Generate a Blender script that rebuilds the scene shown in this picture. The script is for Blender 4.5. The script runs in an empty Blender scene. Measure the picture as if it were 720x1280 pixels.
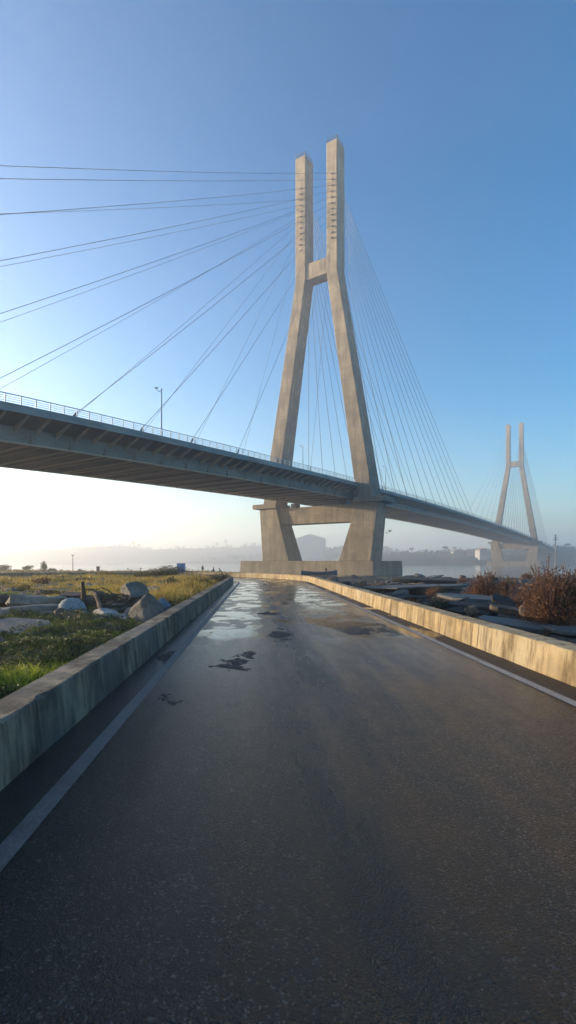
import bpy, bmesh, math, random
import numpy as np
from mathutils import Vector, Matrix, Quaternion, noise as mnoise
R = math.radians
rng = np.random.default_rng(7); random.seed(7)
scene = bpy.context.scene
col = scene.collection
F = 624.0            # focal length in photo pixels (720 wide)
EYE = 1.6
HY = 702.0
WZ = -1.9            # water level

# ------------------------------------------------------------------ helpers
def tag(o, label=None, cat=None, group=None, kind=None):
    if label: o['label'] = label
    if cat: o['category'] = cat
    if group: o['group'] = group
    if kind: o['kind'] = kind
    return o
def empty(name, loc=(0,0,0), rz=0.0):
    o = bpy.data.objects.new(name, None); col.objects.link(o)
    o.location = loc; o.rotation_euler = (0,0,rz); o.empty_display_size = 0.3
    return o
def mesh_obj(name, verts, faces, mat, parent=None, smooth=False, loc=None):
    me = bpy.data.meshes.new(name)
    if isinstance(verts, np.ndarray) and isinstance(faces, np.ndarray):
        n = faces.shape[1]
        me.vertices.add(len(verts)); me.vertices.foreach_set('co', verts.astype(np.float32).ravel())
        me.loops.add(faces.size); me.loops.foreach_set('vertex_index', faces.astype(np.int32).ravel())
        me.polygons.add(len(faces)); me.polygons.foreach_set('loop_start', np.arange(0, faces.size, n, dtype=np.int32))
        me.polygons.foreach_set('loop_total', np.full(len(faces), n, dtype=np.int32))
        me.update(calc_edges=True)
    else:
        me.from_pydata([tuple(v) for v in verts], [], [tuple(f) for f in faces]); me.update()
    if smooth:
        me.polygons.foreach_set('use_smooth', [True]*len(me.polygons))
    if mat: me.materials.append(mat)
    o = bpy.data.objects.new(name, me); col.objects.link(o)
    if parent: o.parent = parent
    if loc is not None: o.location = loc
    return o
def copy_tree(o, parent=None):
    c = o.copy(); col.objects.link(c)
    if parent: c.parent = parent
    for ch in [x for x in bpy.data.objects if x.parent == o and x is not c]:
        copy_tree(ch, c)
    return c
class MB:
    def __init__(s): s.v=[]; s.f=[]
    def add(s, v, f):
        b=len(s.v); s.v += [tuple(p) for p in v]; s.f += [tuple(i+b for i in q) for q in f]; return s
    def hexa(s, p):      # 8 points bottom loop then top loop
        return s.add(p, [(0,3,2,1),(4,5,6,7),(0,1,5,4),(1,2,6,5),(2,3,7,6),(3,0,4,7)])
    def box(s, x0,x1,y0,y1,z0,z1):
        return s.hexa([(x0,y0,z0),(x1,y0,z0),(x1,y1,z0),(x0,y1,z0),(x0,y0,z1),(x1,y0,z1),(x1,y1,z1),(x0,y1,z1)])
    def tube(s, pts, rad, n=8, caps=True):
        pts=[Vector(p) for p in pts]
        if not hasattr(rad,'__len__'): rad=[rad]*len(pts)
        rings=[]
        up=Vector((0,0,1))
        for i,p in enumerate(pts):
            a=pts[max(i-1,0)]; b=pts[min(i+1,len(pts)-1)]
            d=(b-a).normalized()
            u=d.cross(up if abs(d.z)<.95 else Vector((1,0,0))).normalized(); w=d.cross(u)
            rings.append([p+rad[i]*(math.cos(t)*u+math.sin(t)*w) for t in [2*math.pi*k/n for k in range(n)]])
        v=[q for r in rings for q in r]; f=[]
        for i in range(len(pts)-1):
            for k in range(n):
                f.append((i*n+k,i*n+(k+1)%n,(i+1)*n+(k+1)%n,(i+1)*n+k))
        if caps:
            f.append(tuple(range(n))[::-1]); f.append(tuple(range((len(pts)-1)*n,len(pts)*n)))
        return s.add(v,f)
    def loft(s, sections, close=True):   # sections: list of lists of points
        n=len(sections[0]); v=[q for r in sections for q in r]; f=[]
        for i in range(len(sections)-1):
            for k in range(n):
                f.append((i*n+k,i*n+(k+1)%n,(i+1)*n+(k+1)%n,(i+1)*n+k))
        if close:
            f.append(tuple(range(n))[::-1]); f.append(tuple(range((len(sections)-1)*n,len(sections)*n)))
        return s.add(v,f)
    def build(s, name, mat, parent=None, smooth=False, bevel=0, loc=None):
        o = mesh_obj(name, s.v, s.f, mat, parent, smooth, loc)
        bm=bmesh.new(); bm.from_mesh(o.data)
        bmesh.ops.recalc_face_normals(bm, faces=bm.faces)
        bm.to_mesh(o.data); bm.free()
        if bevel:
            m=o.modifiers.new('bevel','BEVEL'); m.width=bevel; m.segments=2; m.limit_method='ANGLE'; m.angle_limit=R(40)
        return o

def G(px, py, z=0.0):          # point at height z seen at photo pixel (for planning positions)
    y = (EYE - z)*F/(py-HY)
    return Vector(((px-360)*y/F, y, z))
def D(px, y, z=0.0):
    return Vector(((px-360)*y/F, y, z))

# lattice noise, vectorised
def _hash(i,j,seed):
    n=(i.astype(np.int64)*374761393+j.astype(np.int64)*668265263+seed*1442695041)&0xffffffff
    n=((n^(n>>13))*1274126177)&0xffffffff
    return ((n^(n>>16))&0xffff)/65535.0
def vnoise(x,y,seed=0):
    x=np.asarray(x,float);y=np.asarray(y,float)
    i=np.floor(x);j=np.floor(y);u=x-i;v=y-j;u=u*u*(3-2*u);v=v*v*(3-2*v)
    i=i.astype(np.int64);j=j.astype(np.int64)
    a=_hash(i,j,seed);b=_hash(i+1,j,seed);c=_hash(i,j+1,seed);d=_hash(i+1,j+1,seed)
    return (a*(1-u)+b*u)*(1-v)+(c*(1-u)+d*u)*v
def fbm(x,y,seed=0,oct=4):
    r=0;a=.5;t=0
    for o in range(oct):
        r=r+a*vnoise(np.asarray(x)*2**o+17.3*o,np.asarray(y)*2**o-9.1*o,seed+o);t+=a;a*=.5
    return r/t
def sstep(a,b,x):
    t=np.clip((x-a)/(b-a),0,1); return t*t*(3-2*t)

# ------------------------------------------------------------------ node helpers
class NT:
    def __init__(s, name):
        s.m=bpy.data.materials.new(name); s.m.use_nodes=True; s.t=s.m.node_tree; s.t.nodes.clear()
        s.out=s.t.nodes.new('ShaderNodeOutputMaterial')
        s.b=s.t.nodes.new('ShaderNodeBsdfPrincipled'); s.l(s.b.outputs[0], s.out.inputs['Surface'])
    def n(s,k): return s.t.nodes.new(k)
    def l(s,a,b): s.t.links.new(a,b)
    def put(s,inp,v):
        if isinstance(v,bpy.types.NodeSocket): s.l(v,inp)
        elif v is not None:
            if hasattr(v,'__len__') and len(v)==3 and len(getattr(inp,'default_value',[0,0,0]))==4: v=(*v,1)
            inp.default_value=v
    def math(s,op,a,b=None,c=None,clamp=False):
        q=s.n('ShaderNodeMath'); q.operation=op; q.use_clamp=clamp
        s.put(q.inputs[0],a)
        if b is not None: s.put(q.inputs[1],b)
        if c is not None: s.put(q.inputs[2],c)
        return q.outputs[0]
    def obj(s): return s.n('ShaderNodeTexCoord').outputs['Object']
    def uv(s): return s.n('ShaderNodeTexCoord').outputs['UV']
    def pos(s): return s.n('ShaderNodeNewGeometry').outputs['Position']
    def mapv(s,vec,scale=(1,1,1),loc=(0,0,0)):
        q=s.n('ShaderNodeMapping'); s.l(vec,q.inputs['Vector']); q.inputs['Scale'].default_value=scale; q.inputs['Location'].default_value=loc
        return q.outputs[0]
    def noise(s,vec,scale=5,detail=4,rough=.55,dist=0,out='Fac'):
        q=s.n('ShaderNodeTexNoise'); s.l(vec,q.inputs['Vector']); q.inputs['Scale'].default_value=scale
        q.inputs['Detail'].default_value=detail; q.inputs['Roughness'].default_value=rough; q.inputs['Distortion'].default_value=dist
        return q.outputs[out]
    def voro(s,vec,scale=5,out='Distance',feature='F1'):
        q=s.n('ShaderNodeTexVoronoi'); q.feature=feature; s.l(vec,q.inputs['Vector']); q.inputs['Scale'].default_value=scale
        return q.outputs[out]
    def ramp(s,fac,stops):
        q=s.n('ShaderNodeValToRGB'); s.put(q.inputs[0],fac); e=q.color_ramp.elements
        while len(e)<len(stops): e.new(.5)
        for k,(p,c) in enumerate(stops):
            e[k].position=p; e[k].color=(*(c if hasattr(c,'__len__') else (c,c,c)),1)
        return q.outputs[0]
    def rng(s,v,a,b,c=0.,d=1.):
        q=s.n('ShaderNodeMapRange'); s.put(q.inputs[0],v); q.inputs[1].default_value=a; q.inputs[2].default_value=b; q.inputs[3].default_value=c; q.inputs[4].default_value=d
        q.interpolation_type='SMOOTHSTEP'
        return q.outputs[0]
    def mix(s,f,a,b,mode='MIX'):
        q=s.n('ShaderNodeMix'); q.data_type='RGBA'; q.blend_type=mode
        s.put(q.inputs[0],f); s.put(q.inputs[6],a if not (hasattr(a,'__len__') and len(a)==3) else (*a,1)); s.put(q.inputs[7],b if not (hasattr(b,'__len__') and len(b)==3) else (*b,1))
        return q.outputs[2]
    def mixf(s,f,a,b):
        q=s.n('ShaderNodeMix'); q.data_type='FLOAT'; s.put(q.inputs[0],f); s.put(q.inputs[2],a); s.put(q.inputs[3],b); return q.outputs[0]
    def sep(s,v):
        q=s.n('ShaderNodeSeparateXYZ'); s.l(v,q.inputs[0]); return q.outputs
    def bump(s,h,strength=.3,dist=.02,prev=None):
        q=s.n('ShaderNodeBump'); s.put(q.inputs['Height'],h); s.put(q.inputs['Strength'],strength); q.inputs['Distance'].default_value=dist
        if prev is not None: s.l(prev,q.inputs['Normal'])
        s.l(q.outputs[0],s.b.inputs['Normal']); return q.outputs[0]
    def base(s,v): s.put(s.b.inputs['Base Color'],v); return s
    def rough(s,v): s.put(s.b.inputs['Roughness'],v); return s

def m_plain(name, c, rough=.6, metal=0., var=.15, scale=3.):
    t=NT(name); n=t.noise(t.obj(),scale,4)
    t.base(t.mix(n,tuple(x*(1-var) for x in c),tuple(min(1,x*(1+var)) for x in c))).rough(rough); t.b.inputs['Metallic'].default_value=metal
    return t.m
def m_concrete(name, c, dark=.55, streak=(1.2,1.2,.12), sscale=1.0, nscale=.35, stain=None, bump=.25, bdist=.02, lift=None, rough=.85, tint=None, liftw=.04, seed=0, upz=None,k0=.42,k1=.58):
    t=NT(name); o=t.obj()
    if seed: o=t.mapv(o,loc=(seed,seed*1.7,0))
    big=t.noise(o,nscale,5,.6)
    st=t.noise(t.mapv(o,streak),sscale,5,.6)
    fine=t.noise(o,nscale*22,4,.65)
    c0=tuple(x*dark for x in c)
    k=t.ramp(t.math('ADD',t.math('MULTIPLY',big,.55),t.math('MULTIPLY',st,.45)),[(k0,0.),(k1,1.)])
    colr=t.mix(k,c0,c)
    if tint: colr=t.mix(t.ramp(t.noise(o,nscale*.6,3),[(.45,0.),(.65,.8)]),colr,tint)
    if stain:
        sm=t.ramp(t.noise(t.mapv(o,streak,(5,3,1)),sscale*1.7,5,.7),[(.49,0.),(.66,1.)])
        colr=t.mix(t.math('MULTIPLY',sm,.8),colr,stain)
    colr=t.mix(t.math('MULTIPLY',t.ramp(fine,[(.3,1.),(.55,0.)]),.3),colr,tuple(x*.45 for x in c))
    if lift:     # pour joints every `lift` metres
        z=t.sep(t.obj())[2]
        fr=t.math('FRACT',t.math('DIVIDE',z,lift))
        j=t.math('LESS_THAN',fr,liftw)
        xx=t.sep(t.obj()); jv=t.math('LESS_THAN',t.math('FRACT',t.math('DIVIDE',xx[0],1.7)),.03); j=t.math('MAXIMUM',j,t.math('MULTIPLY',jv,.6))
        bandn=t.n('ShaderNodeTexWhiteNoise'); bandn.noise_dimensions='1D'; t.l(t.math('FLOOR',t.math('DIVIDE',z,lift)),bandn.inputs['W'])
        colr=t.mix(t.math('MULTIPLY',bandn.outputs[0],.3),colr,tuple(x*.5 for x in c))
        colr=t.mix(t.math('MULTIPLY',j,.75),colr,tuple(x*.4 for x in c))
    t.base(colr).rough(rough)
    h=t.math('ADD',t.math('MULTIPLY',fine,.6),t.noise(o,nscale*70,3))
    t.bump(h,bump,bdist)
    return t.m

# ------------------------------------------------------------------ materials
M={}
M['tower']=m_concrete('tower_concrete',(.27,.218,.152),dark=.42,streak=(1.,1.,.08),sscale=.8,nscale=.26,stain=(.09,.068,.046),lift=3.4,bump=.5,bdist=.06)
M['cap']=m_concrete('pile_cap_concrete',(.26,.205,.142),dark=.45,streak=(.7,.7,.07),sscale=.8,nscale=.2,stain=(.13,.105,.08),bump=.3,bdist=.06)
M['deck']=m_concrete('deck_paint',(.29,.275,.255),dark=.75,streak=(.3,.3,1.2),sscale=.4,nscale=.15,stain=(.15,.13,.11),bump=.1,rough=.6)
M['girder']=m_concrete('girder_steel',(.27,.25,.225),dark=.7,streak=(.25,.25,.8),sscale=.5,nscale=.15,stain=(.17,.13,.095),bump=.1,rough=.6)
M['soffit']=m_concrete('deck_soffit',(.27,.195,.13),dark=.7,streak=(.25,.25,.8),sscale=.5,nscale=.2,stain=(.13,.09,.06),bump=.1)
M['rib']=m_plain('soffit_rib',(.46,.36,.25),.7)
M['rail']=m_plain('galvanised_rail',(.30,.32,.34),.45,.5)
M['cable']=m_plain('cable_sheath',(.045,.05,.055),.5)
M['dark']=m_plain('dark_metal',(.05,.055,.06),.5,.3)
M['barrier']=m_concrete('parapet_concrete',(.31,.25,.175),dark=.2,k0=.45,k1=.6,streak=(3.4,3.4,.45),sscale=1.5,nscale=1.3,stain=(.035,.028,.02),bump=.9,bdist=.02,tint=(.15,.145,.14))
M['barrier_lit']=m_concrete('parapet_concrete_sunlit',(.46,.34,.175),dark=.45,streak=(3.,3.,.3),sscale=1.3,nscale=1.5,stain=(.075,.045,.02),bump=1.,bdist=.02,tint=(.45,.38,.25),seed=9)  # right parapet: golden sunlight put into the base colour, stains are its own

def road_material():
    t=NT('wet_asphalt'); uv=t.uv(); s=t.sep(uv); U,V=s[0],s[1]
    wn=t.noise(uv,1.6,4,.6,out='Color'); w=t.sep(wn)
    wf=t.noise(uv,9,4,.65,out='Color'); w2=t.sep(wf)
    def off(ax,amp,amp2): return t.math('ADD',t.math('MULTIPLY',t.math('SUBTRACT',w[ax],.5),amp),t.math('MULTIPLY',t.math('SUBTRACT',w2[ax],.5),amp2))
    Uw=t.math('ADD',U,off(0,.9,.4)); Vw=t.math('ADD',V,off(1,2.4,.9))
    def ell(u,v,a,b,soft=.45):
        du=t.math('DIVIDE',t.math('SUBTRACT',Uw,u),a); dv=t.math('DIVIDE',t.math('SUBTRACT',Vw,v),b)
        d=t.math('SQRT',t.math('ADD',t.math('MULTIPLY',du,du),t.math('MULTIPLY',dv,dv)))
        return t.rng(d,1+soft*.5,1-soft*.5)
    def mx(*a):
        r=a[0]
        for b in a[1:]: r=t.math('MAXIMUM',r,b)
        return r
    # aggregate
    ag=t.voro(uv,95,'Distance'); agc=t.sep(t.voro(uv,95,'Color'))[0]
    fine=t.noise(uv,60,3,.7); med=t.noise(uv,4,5,.6); big=t.noise(t.mapv(uv,(1,.35,1)),1.1,5,.6)
    base=t.mix(med,(.007,.0058,.0052),(.0135,.0112,.010))
    base=t.mix(t.rng(agc,.80,1.0,0,.85),base,(.10,.09,.08))
    base=t.mix(t.rng(agc,.3,.0,0,.6),base,(.008,.008,.009))
    # brown tracks of mud down the lane
    lane=t.math('MULTIPLY',t.rng(t.math('ABSOLUTE',t.math('SUBTRACT',U,t.math('ADD',.42,t.math('MULTIPLY',big,.3)))),.62,.08),t.rng(t.noise(t.mapv(uv,(1.4,.25,1)),1.3,5,.7),.38,.62))
    base=t.mix(t.math('MULTIPLY',lane,.85),base,(.026,.012,.006))
    # wet strip beside the left wall, the wall's shadow painted in dark
    shade_wet_l=t.rng(Uw,-1.25,-1.55)
    base=t.mix(t.math('MULTIPLY',shade_wet_l,.75),base,(.007,.007,.009))
    # browner, rougher strip beside the right wall
    brown_r=t.rng(U,3.55,3.75)
    base=t.mix(t.math('MULTIPLY',brown_r,.75),base,(.05,.035,.022))
    # puddles
    far=t.rng(V,8.2,13.)
    pn=t.math('ADD',t.math('MULTIPLY',t.noise(t.mapv(uv,(.9,.62,1)),1.4,4,.6,.3),.86),t.math('MULTIPLY',t.noise(t.mapv(uv,(1.,.7,1)),9,4,.7),.14))
    track=mx(t.math('MULTIPLY',t.rng(t.math('ABSOLUTE',t.math('SUBTRACT',U,-.55)),1.0,.2),.085),t.math('MULTIPLY',t.rng(t.math('ABSOLUTE',t.math('SUBTRACT',U,2.1)),1.25,.3),.08))
    pud=t.math('MULTIPLY',t.rng(t.math('ADD',pn,track),.562,.605),far)
    fr=t.noise(t.mapv(uv,(1.,.6,1)),6,5,.75)
    ep=mx(ell(-.55,11.2,.55,.9,.9),t.math('MULTIPLY',ell(3.3,11.4,.8,1.1,1.2),.8),ell(1.75,13.2,.5,.8,.8),ell(2.2,12.4,.5,.9,.7),ell(-.6,14.6,.4,.45,.7),ell(2.1,16.2,.8,.5,.7),ell(-.35,18.3,.5,.6,.7),ell(-.5,22.,.55,.9,.7),ell(2.0,21.,.9,.8,.7),ell(2.6,14.6,.6,.45,.7),ell(.9,19.,.4,.5,.7),ell(2.9,18.4,.55,.5,.7),ell(.7,26.,.5,1.,.7),ell(2.4,26.,.7,1.,.7))
    ep=t.rng(t.math('ADD',ep,t.math('MULTIPLY',t.math('SUBTRACT',fr,.5),1.5)),.42,.62)
    pud=mx(pud,ep)
    # broken surface (pot holes)
    hn=t.noise(uv,13,5,.75)
    hole=mx(ell(.5,10.9,.2,1.0),ell(2.3,11.5,.42,.75),ell(-.36,7.9,.24,.42),ell(-.16,8.6,.14,.3),ell(-1.02,5.55,.1,.1),ell(.3,15.5,.25,.5),ell(-1.55,8.3,.13,.7))
    hole=t.math('MULTIPLY',t.rng(t.math('ADD',hole,t.math('MULTIPLY',t.math('SUBTRACT',hn,.5),3.2)),.62,.95),t.rng(hole,.05,.4))
    soft=mx(t.math('MULTIPLY',ell(.33,3.66,.10,.25,1.6),.7),t.math('MULTIPLY',ell(.4,8.5,.15,.5,1.4),.5),ell(2.25,12.2,.55,1.8,.8),ell(.15,13.,.45,.5,.6),ell(.35,18.,.3,2.,.8))
    base=t.mix(t.math('MULTIPLY',soft,.6),base,(.034,.019,.010))
    base=t.mix(hole,base,t.mix(t.rng(t.voro(uv,38),.0,.5),(.06,.036,.02),(.006,.004,.003)))
    base=t.mix(t.math('MULTIPLY',pud,.5),base,(.016,.016,.018))
    pudm=t.math('MULTIPLY',pud,t.math('SUBTRACT',1.,hole))
    # film of water between the stones
    rn=t.rng(t.math('ADD',t.math('MULTIPLY',t.noise(t.mapv(uv,(1,.09,1)),2.3,6,.68),.75),t.math('MULTIPLY',med,.25)),.35,.65)
    r0=t.math('ADD',t.mixf(rn,.13,.26),t.math('MULTIPLY',t.math('SUBTRACT',fine,.5),.18))
    r0=t.math('ADD',r0,t.math('MULTIPLY',lane,.13)); r0=t.mixf(shade_wet_l,r0,.26); r0=t.mixf(brown_r,r0,.7)
    r0=t.mixf(hole,r0,.75)
    r=t.mixf(pudm,r0,t.mixf(t.rng(fr,.4,.6),.03,.13))
    t.base(base).rough(r)
    t.b.inputs['IOR'].default_value=1.42
    dry=t.math('SUBTRACT',1.,pudm)
    hgt=t.math('ADD',t.math('MULTIPLY',t.math('SUBTRACT',1.,ag),.7),t.math('MULTIPLY',fine,.8))
    hgt=t.math('MULTIPLY',hgt,dry)
    fade=t.rng(V,1.8,9.,.95,.2)
    b1=t.bump(hgt,t.math('MULTIPLY',fade,dry),.020)
    t.bump(t.math('ADD',t.math('MULTIPLY',hole,-1.),t.math('MULTIPLY',t.math('MULTIPLY',med,.12),dry)),.5,.03,b1)
    return t.m
M['road']=road_material()
def line_material(a=(.02,.019,.018),b=(.105,.10,.092),e=(.42,.58)):
    t=NT('worn_white_paint'); uv=t.uv()
    w=t.ramp(t.math('ADD',t.math('MULTIPLY',t.noise(uv,30,4,.7),.6),t.math('MULTIPLY',t.noise(uv,2.5,4,.6),.4)),[(e[0],0.),(e[1],1.)])
    t.base(t.mix(w,a,b)).rough(t.mixf(w,.45,.6)); t.bump(t.voro(uv,95),.3,.006); return t.m
M['line']=line_material()
M['line_pale']=line_material((.05,.045,.04),(.30,.28,.25),(.36,.5))
def ground_material():
    t=NT('rough_ground'); p=t.pos(); s=t.sep(p)
    n1=t.noise(p,.08,5,.6); n2=t.noise(p,.7,5,.65); n3=t.noise(p,7,4,.7)
    field=t.ramp(t.math('ADD',t.math('MULTIPLY',n1,.5),t.math('MULTIPLY',n2,.5)),[(.36,(.06,.042,.022)),(.46,(.13,.095,.035)),(.54,(.15,.13,.035)),(.64,(.20,.14,.06))])
    field=t.mix(t.rng(n3,.35,.65),tuple([.025,.022,.015]),field)
    shore=t.mix(t.rng(n3,.3,.7),(.018,.016,.014),(.075,.06,.045))
    right=t.rng(s[0],-1.,3.5)
    c=t.mix(right,field,shore)
    wet=t.rng(s[2],WZ+.7,WZ+.15)
    c=t.mix(wet,c,(.02,.018,.015))
    t.base(c).rough(.9); b=t.bump(n2,.6,.15); t.bump(n3,.8,.06,b); return t.m
M['ground']=ground_material()
def water_material():
    t=NT('calm_water'); p=t.pos()
    t.base((.03,.05,.06)).rough(.09)
    t.b.inputs['IOR'].default_value=1.333
    h=t.math('ADD',t.noise(t.mapv(p,(1,1.6,1)),.5,4,.6),t.math('MULTIPLY',t.noise(p,.07,3),1.5))
    t.bump(h,.35,.12); return t.m
M['water']=water_material()
def hill_material():
    t=NT('wooded_hill'); p=t.pos(); n=t.noise(p,.02,6,.7)
    t.base(t.mix(n,(.035,.045,.028),(.10,.09,.06))).rough(.95); t.bump(t.noise(p,.2,4),.8,1.); return t.m
M['hill']=hill_material()
def veg(name, cs, rough=.6, trans=.25, nscale=.6):
    t=NT(name); a=t.n('ShaderNodeAttribute'); a.attribute_name='rnd'
    n=t.noise(t.pos(),nscale,3)
    f=t.math('ADD',t.math('MULTIPLY',a.outputs['Fac'],.55),t.math('MULTIPLY',t.rng(n,.3,.7),.45))
    k=[(i/(len(cs)-1)*.8+.1,c) for i,c in enumerate(cs)]
    c=t.ramp(f,k); t.base(c).rough(rough)
    tr=t.n('ShaderNodeBsdfTranslucent'); t.l(c,tr.inputs[0]); ms=t.n('ShaderNodeMixShader'); ms.inputs[0].default_value=trans
    t.l(t.b.outputs[0],ms.inputs[1]); t.l(tr.outputs[0],ms.inputs[2]); t.l(ms.outputs[0],t.out.inputs['Surface'])
    return t.m
M['grass']=veg('green_grass',[(.03,.055,.010),(.085,.135,.018),(.16,.21,.025),(.24,.25,.04)],trans=.35)
M['drygrass']=veg('ochre_grass',[(.16,.11,.035),(.32,.24,.045),(.42,.27,.06),(.24,.28,.035)],trans=.35,nscale=.15)
M['fargrass']=veg('brown_scrub',[(.09,.06,.03),(.18,.13,.06),(.27,.20,.10),(.16,.15,.045)],trans=.25,nscale=.06)
M['limegrass']=veg('lime_grass',[(.12,.16,.02),(.28,.34,.03),(.42,.44,.05)],trans=.45)
M['cover']=veg('leafy_cover',[(.02,.02,.01),(.035,.05,.012),(.08,.12,.018),(.11,.075,.03),(.12,.17,.02)],trans=.3,nscale=1.3)
M['redleaf']=veg('russet_leaves',[(.04,.02,.010),(.12,.042,.014),(.23,.085,.024),(.12,.08,.03)],trans=.3,nscale=1.5)
M['olive']=veg('olive_leaves',[(.03,.03,.012),(.07,.065,.025),(.12,.10,.035)],trans=.2)
M['yellowleaf']=veg('ochre_leaves',[(.10,.08,.015),(.22,.16,.03),(.30,.21,.04)],trans=.35)
M['farleaf']=veg('far_leaves',[(.02,.025,.015),(.05,.055,.03)],trans=.05)
M['twig']=m_plain('twig_bark',(.11,.06,.04),.9)
M['wood']=m_concrete('weathered_timber',(.10,.075,.05),dark=.4,streak=(.4,.4,3),sscale=2,nscale=1.5,bump=.6,bdist=.02)
M['rust']=m_concrete('rusted_iron',(.10,.05,.03),dark=.3,nscale=1.5,bump=.5,bdist=.02)
def rock(name,c,c2=None,dark=.45,moss=None,ns=1.6):
    t=NT(name); o=t.obj(); n=t.noise(o,ns,6,.65); n2=t.noise(o,ns*9,5,.7); v=t.voro(o,ns*3)
    col_=t.mix(t.ramp(n,[(.35,0.),(.62,1.)]),tuple(x*dark for x in c),c)
    if c2: col_=t.mix(t.ramp(t.noise(o,ns*.7,4),[(.48,0.),(.6,.8)]),col_,c2)
    if moss:
        nz=t.sep(t.n('ShaderNodeNewGeometry').outputs['Normal'])[2]
        col_=t.mix(t.math('MULTIPLY',t.rng(nz,.35,.8),t.ramp(t.noise(o,ns*2,4),[(.4,0.),(.6,.85)])),col_,moss)
    col_=t.mix(t.math('MULTIPLY',t.ramp(n2,[(.35,1.),(.55,0.)]),.5),col_,tuple(x*.3 for x in c))
    t.base(col_).rough(.85); b=t.bump(n,.7,.08); t.bump(t.math('ADD',n2,t.math('MULTIPLY',v,.4)),.7,.03,b); return t.m
M['rock']=rock('grey_rock',(.17,.155,.14))
M['rock_brown']=rock('brown_rock',(.16,.12,.085))
M['rock_moss']=rock('mossy_rock',(.19,.18,.165),moss=(.06,.10,.035))
M['rock_blue']=rock('blue_grey_rock',(.22,.26,.30),c2=(.10,.14,.22))
M['rock_pale']=rock('pale_rock',(.36,.40,.42),c2=(.22,.24,.26))
M['rock_white']=rock('whitish_rock',(.42,.40,.38),dark=.3)
M['slab']=rock('weathered_slab',(.22,.20,.175),dark=.6,ns=1.)
M['slab_wet']=rock('wet_slab',(.085,.082,.078),dark=.6,ns=.8); M['slab_wet'].node_tree.nodes['Principled BSDF'].inputs['Roughness'].default_value=.62
M['slab_brown']=rock('brown_slab',(.12,.105,.08),dark=.55)
M['slab_dark']=rock('dark_slab',(.036,.03,.026),dark=.5)
M['blue']=m_plain('blue_panel',(.05,.22,.5),.45,0,.1)
M['boatblue']=m_plain('boat_paint',(.03,.08,.17),.4,0,.3)
M['cloth']=m_plain('dark_clothing',(.03,.032,.04),.9)
M['skin']=m_plain('skin',(.35,.22,.16),.6)
M['white']=m_plain('white_render',(.36,.35,.33),.8)
M['glass']=m_plain('dark_window_glass',(.03,.04,.05),.2)
M['feather']=m_plain('dark_feathers',(.03,.03,.03),.7)
M['roofred']=m_plain('clay_roof',(.25,.12,.08),.9)
M['hall']=m_plain('hall_cladding',(.33,.33,.32),.8,0,.1,.05)
M['lamp']=m_plain('lamp_metal',(.16,.17,.18),.45,.4)

# ------------------------------------------------------------------ road frame
TA=math.atan((322-360)/F)          # road heading (left of +Y)
ux,uy=math.sin(TA),math.cos(TA)    # forward
rx,ry=uy,-ux                       # right
S1=37.0; RC=16.0                   # straight length, arc centre at lateral -RC
def path(s,lat,z=0.0):
    if s<=S1:
        return (s*ux+lat*rx, s*uy+lat*ry, z)
    cx,cy=S1*ux-RC*rx, S1*uy-RC*ry
    a=(s-S1)/RC; amax=R(100)
    if a<=amax:
        r=RC+lat
        return (cx+r*(math.cos(a)*rx+math.sin(a)*ux), cy+r*(math.cos(a)*ry+math.sin(a)*uy), z)
    r=RC+lat; e=(a-amax)*RC
    tx=-math.sin(amax)*rx+math.cos(amax)*ux; ty=-math.sin(amax)*ry+math.cos(amax)*uy
    return (cx+r*(math.cos(amax)*rx+math.sin(amax)*ux)+e*tx, cy+r*(math.cos(amax)*ry+math.sin(amax)*uy)+e*ty, z)
def latof(x,y):      # signed lateral position relative to the reference path (numpy)
    x=np.asarray(x,float);y=np.asarray(y,float)
    s=x*ux+y*uy; l=x*rx+y*ry
    cx,cy=S1*ux-RC*rx, S1*uy-RC*ry
    dx,dy=x-cx,y-cy
    ang=np.arctan2(dx*ux+dy*uy, dx*rx+dy*ry)
    rad=np.hypot(dx,dy)-RC
    am=R(100)
    nx,ny=math.cos(am)*rx+math.sin(am)*ux, math.cos(am)*ry+math.sin(am)*uy
    tail=dx*nx+dy*ny-RC
    return np.where(s<=S1,l,np.where(ang<=am,np.where(ang<0,l,rad),tail))
stations=[-9+i*.5 for i in range(int((S1+9)/.5))]+[S1+i*.35 for i in range(int(R(100)*RC/.35)+1)]+[S1+R(100)*RC+.5+i*3 for i in range(28)]

def strip(name, l0, l1, z, mat, kind='structure', lab=None, parent=None):
    v=[];f=[];uvs=[]
    for s in stations:
        v.append(path(s,l0,z)); v.append(path(s,l1,z)); uvs.append((l0,s)); uvs.append((l1,s))
    for i in range(len(stations)-1): f.append((2*i,2*i+1,2*i+3,2*i+2))
    o=mesh_obj(name,v,f,mat,parent)
    ul=o.data.uv_layers.new(name='UVMap')
    for lp in o.data.loops: ul.data[lp.index].uv=uvs[lp.vertex_index]
    o['kind']=kind
    return o
strip('road',-1.93,4.2,0.0,M['road'])
strip('road_marking',-1.45,-1.32,0.004,M['line'])
strip('road_marking',3.50,3.63,0.004,M['line_pale'])

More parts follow.
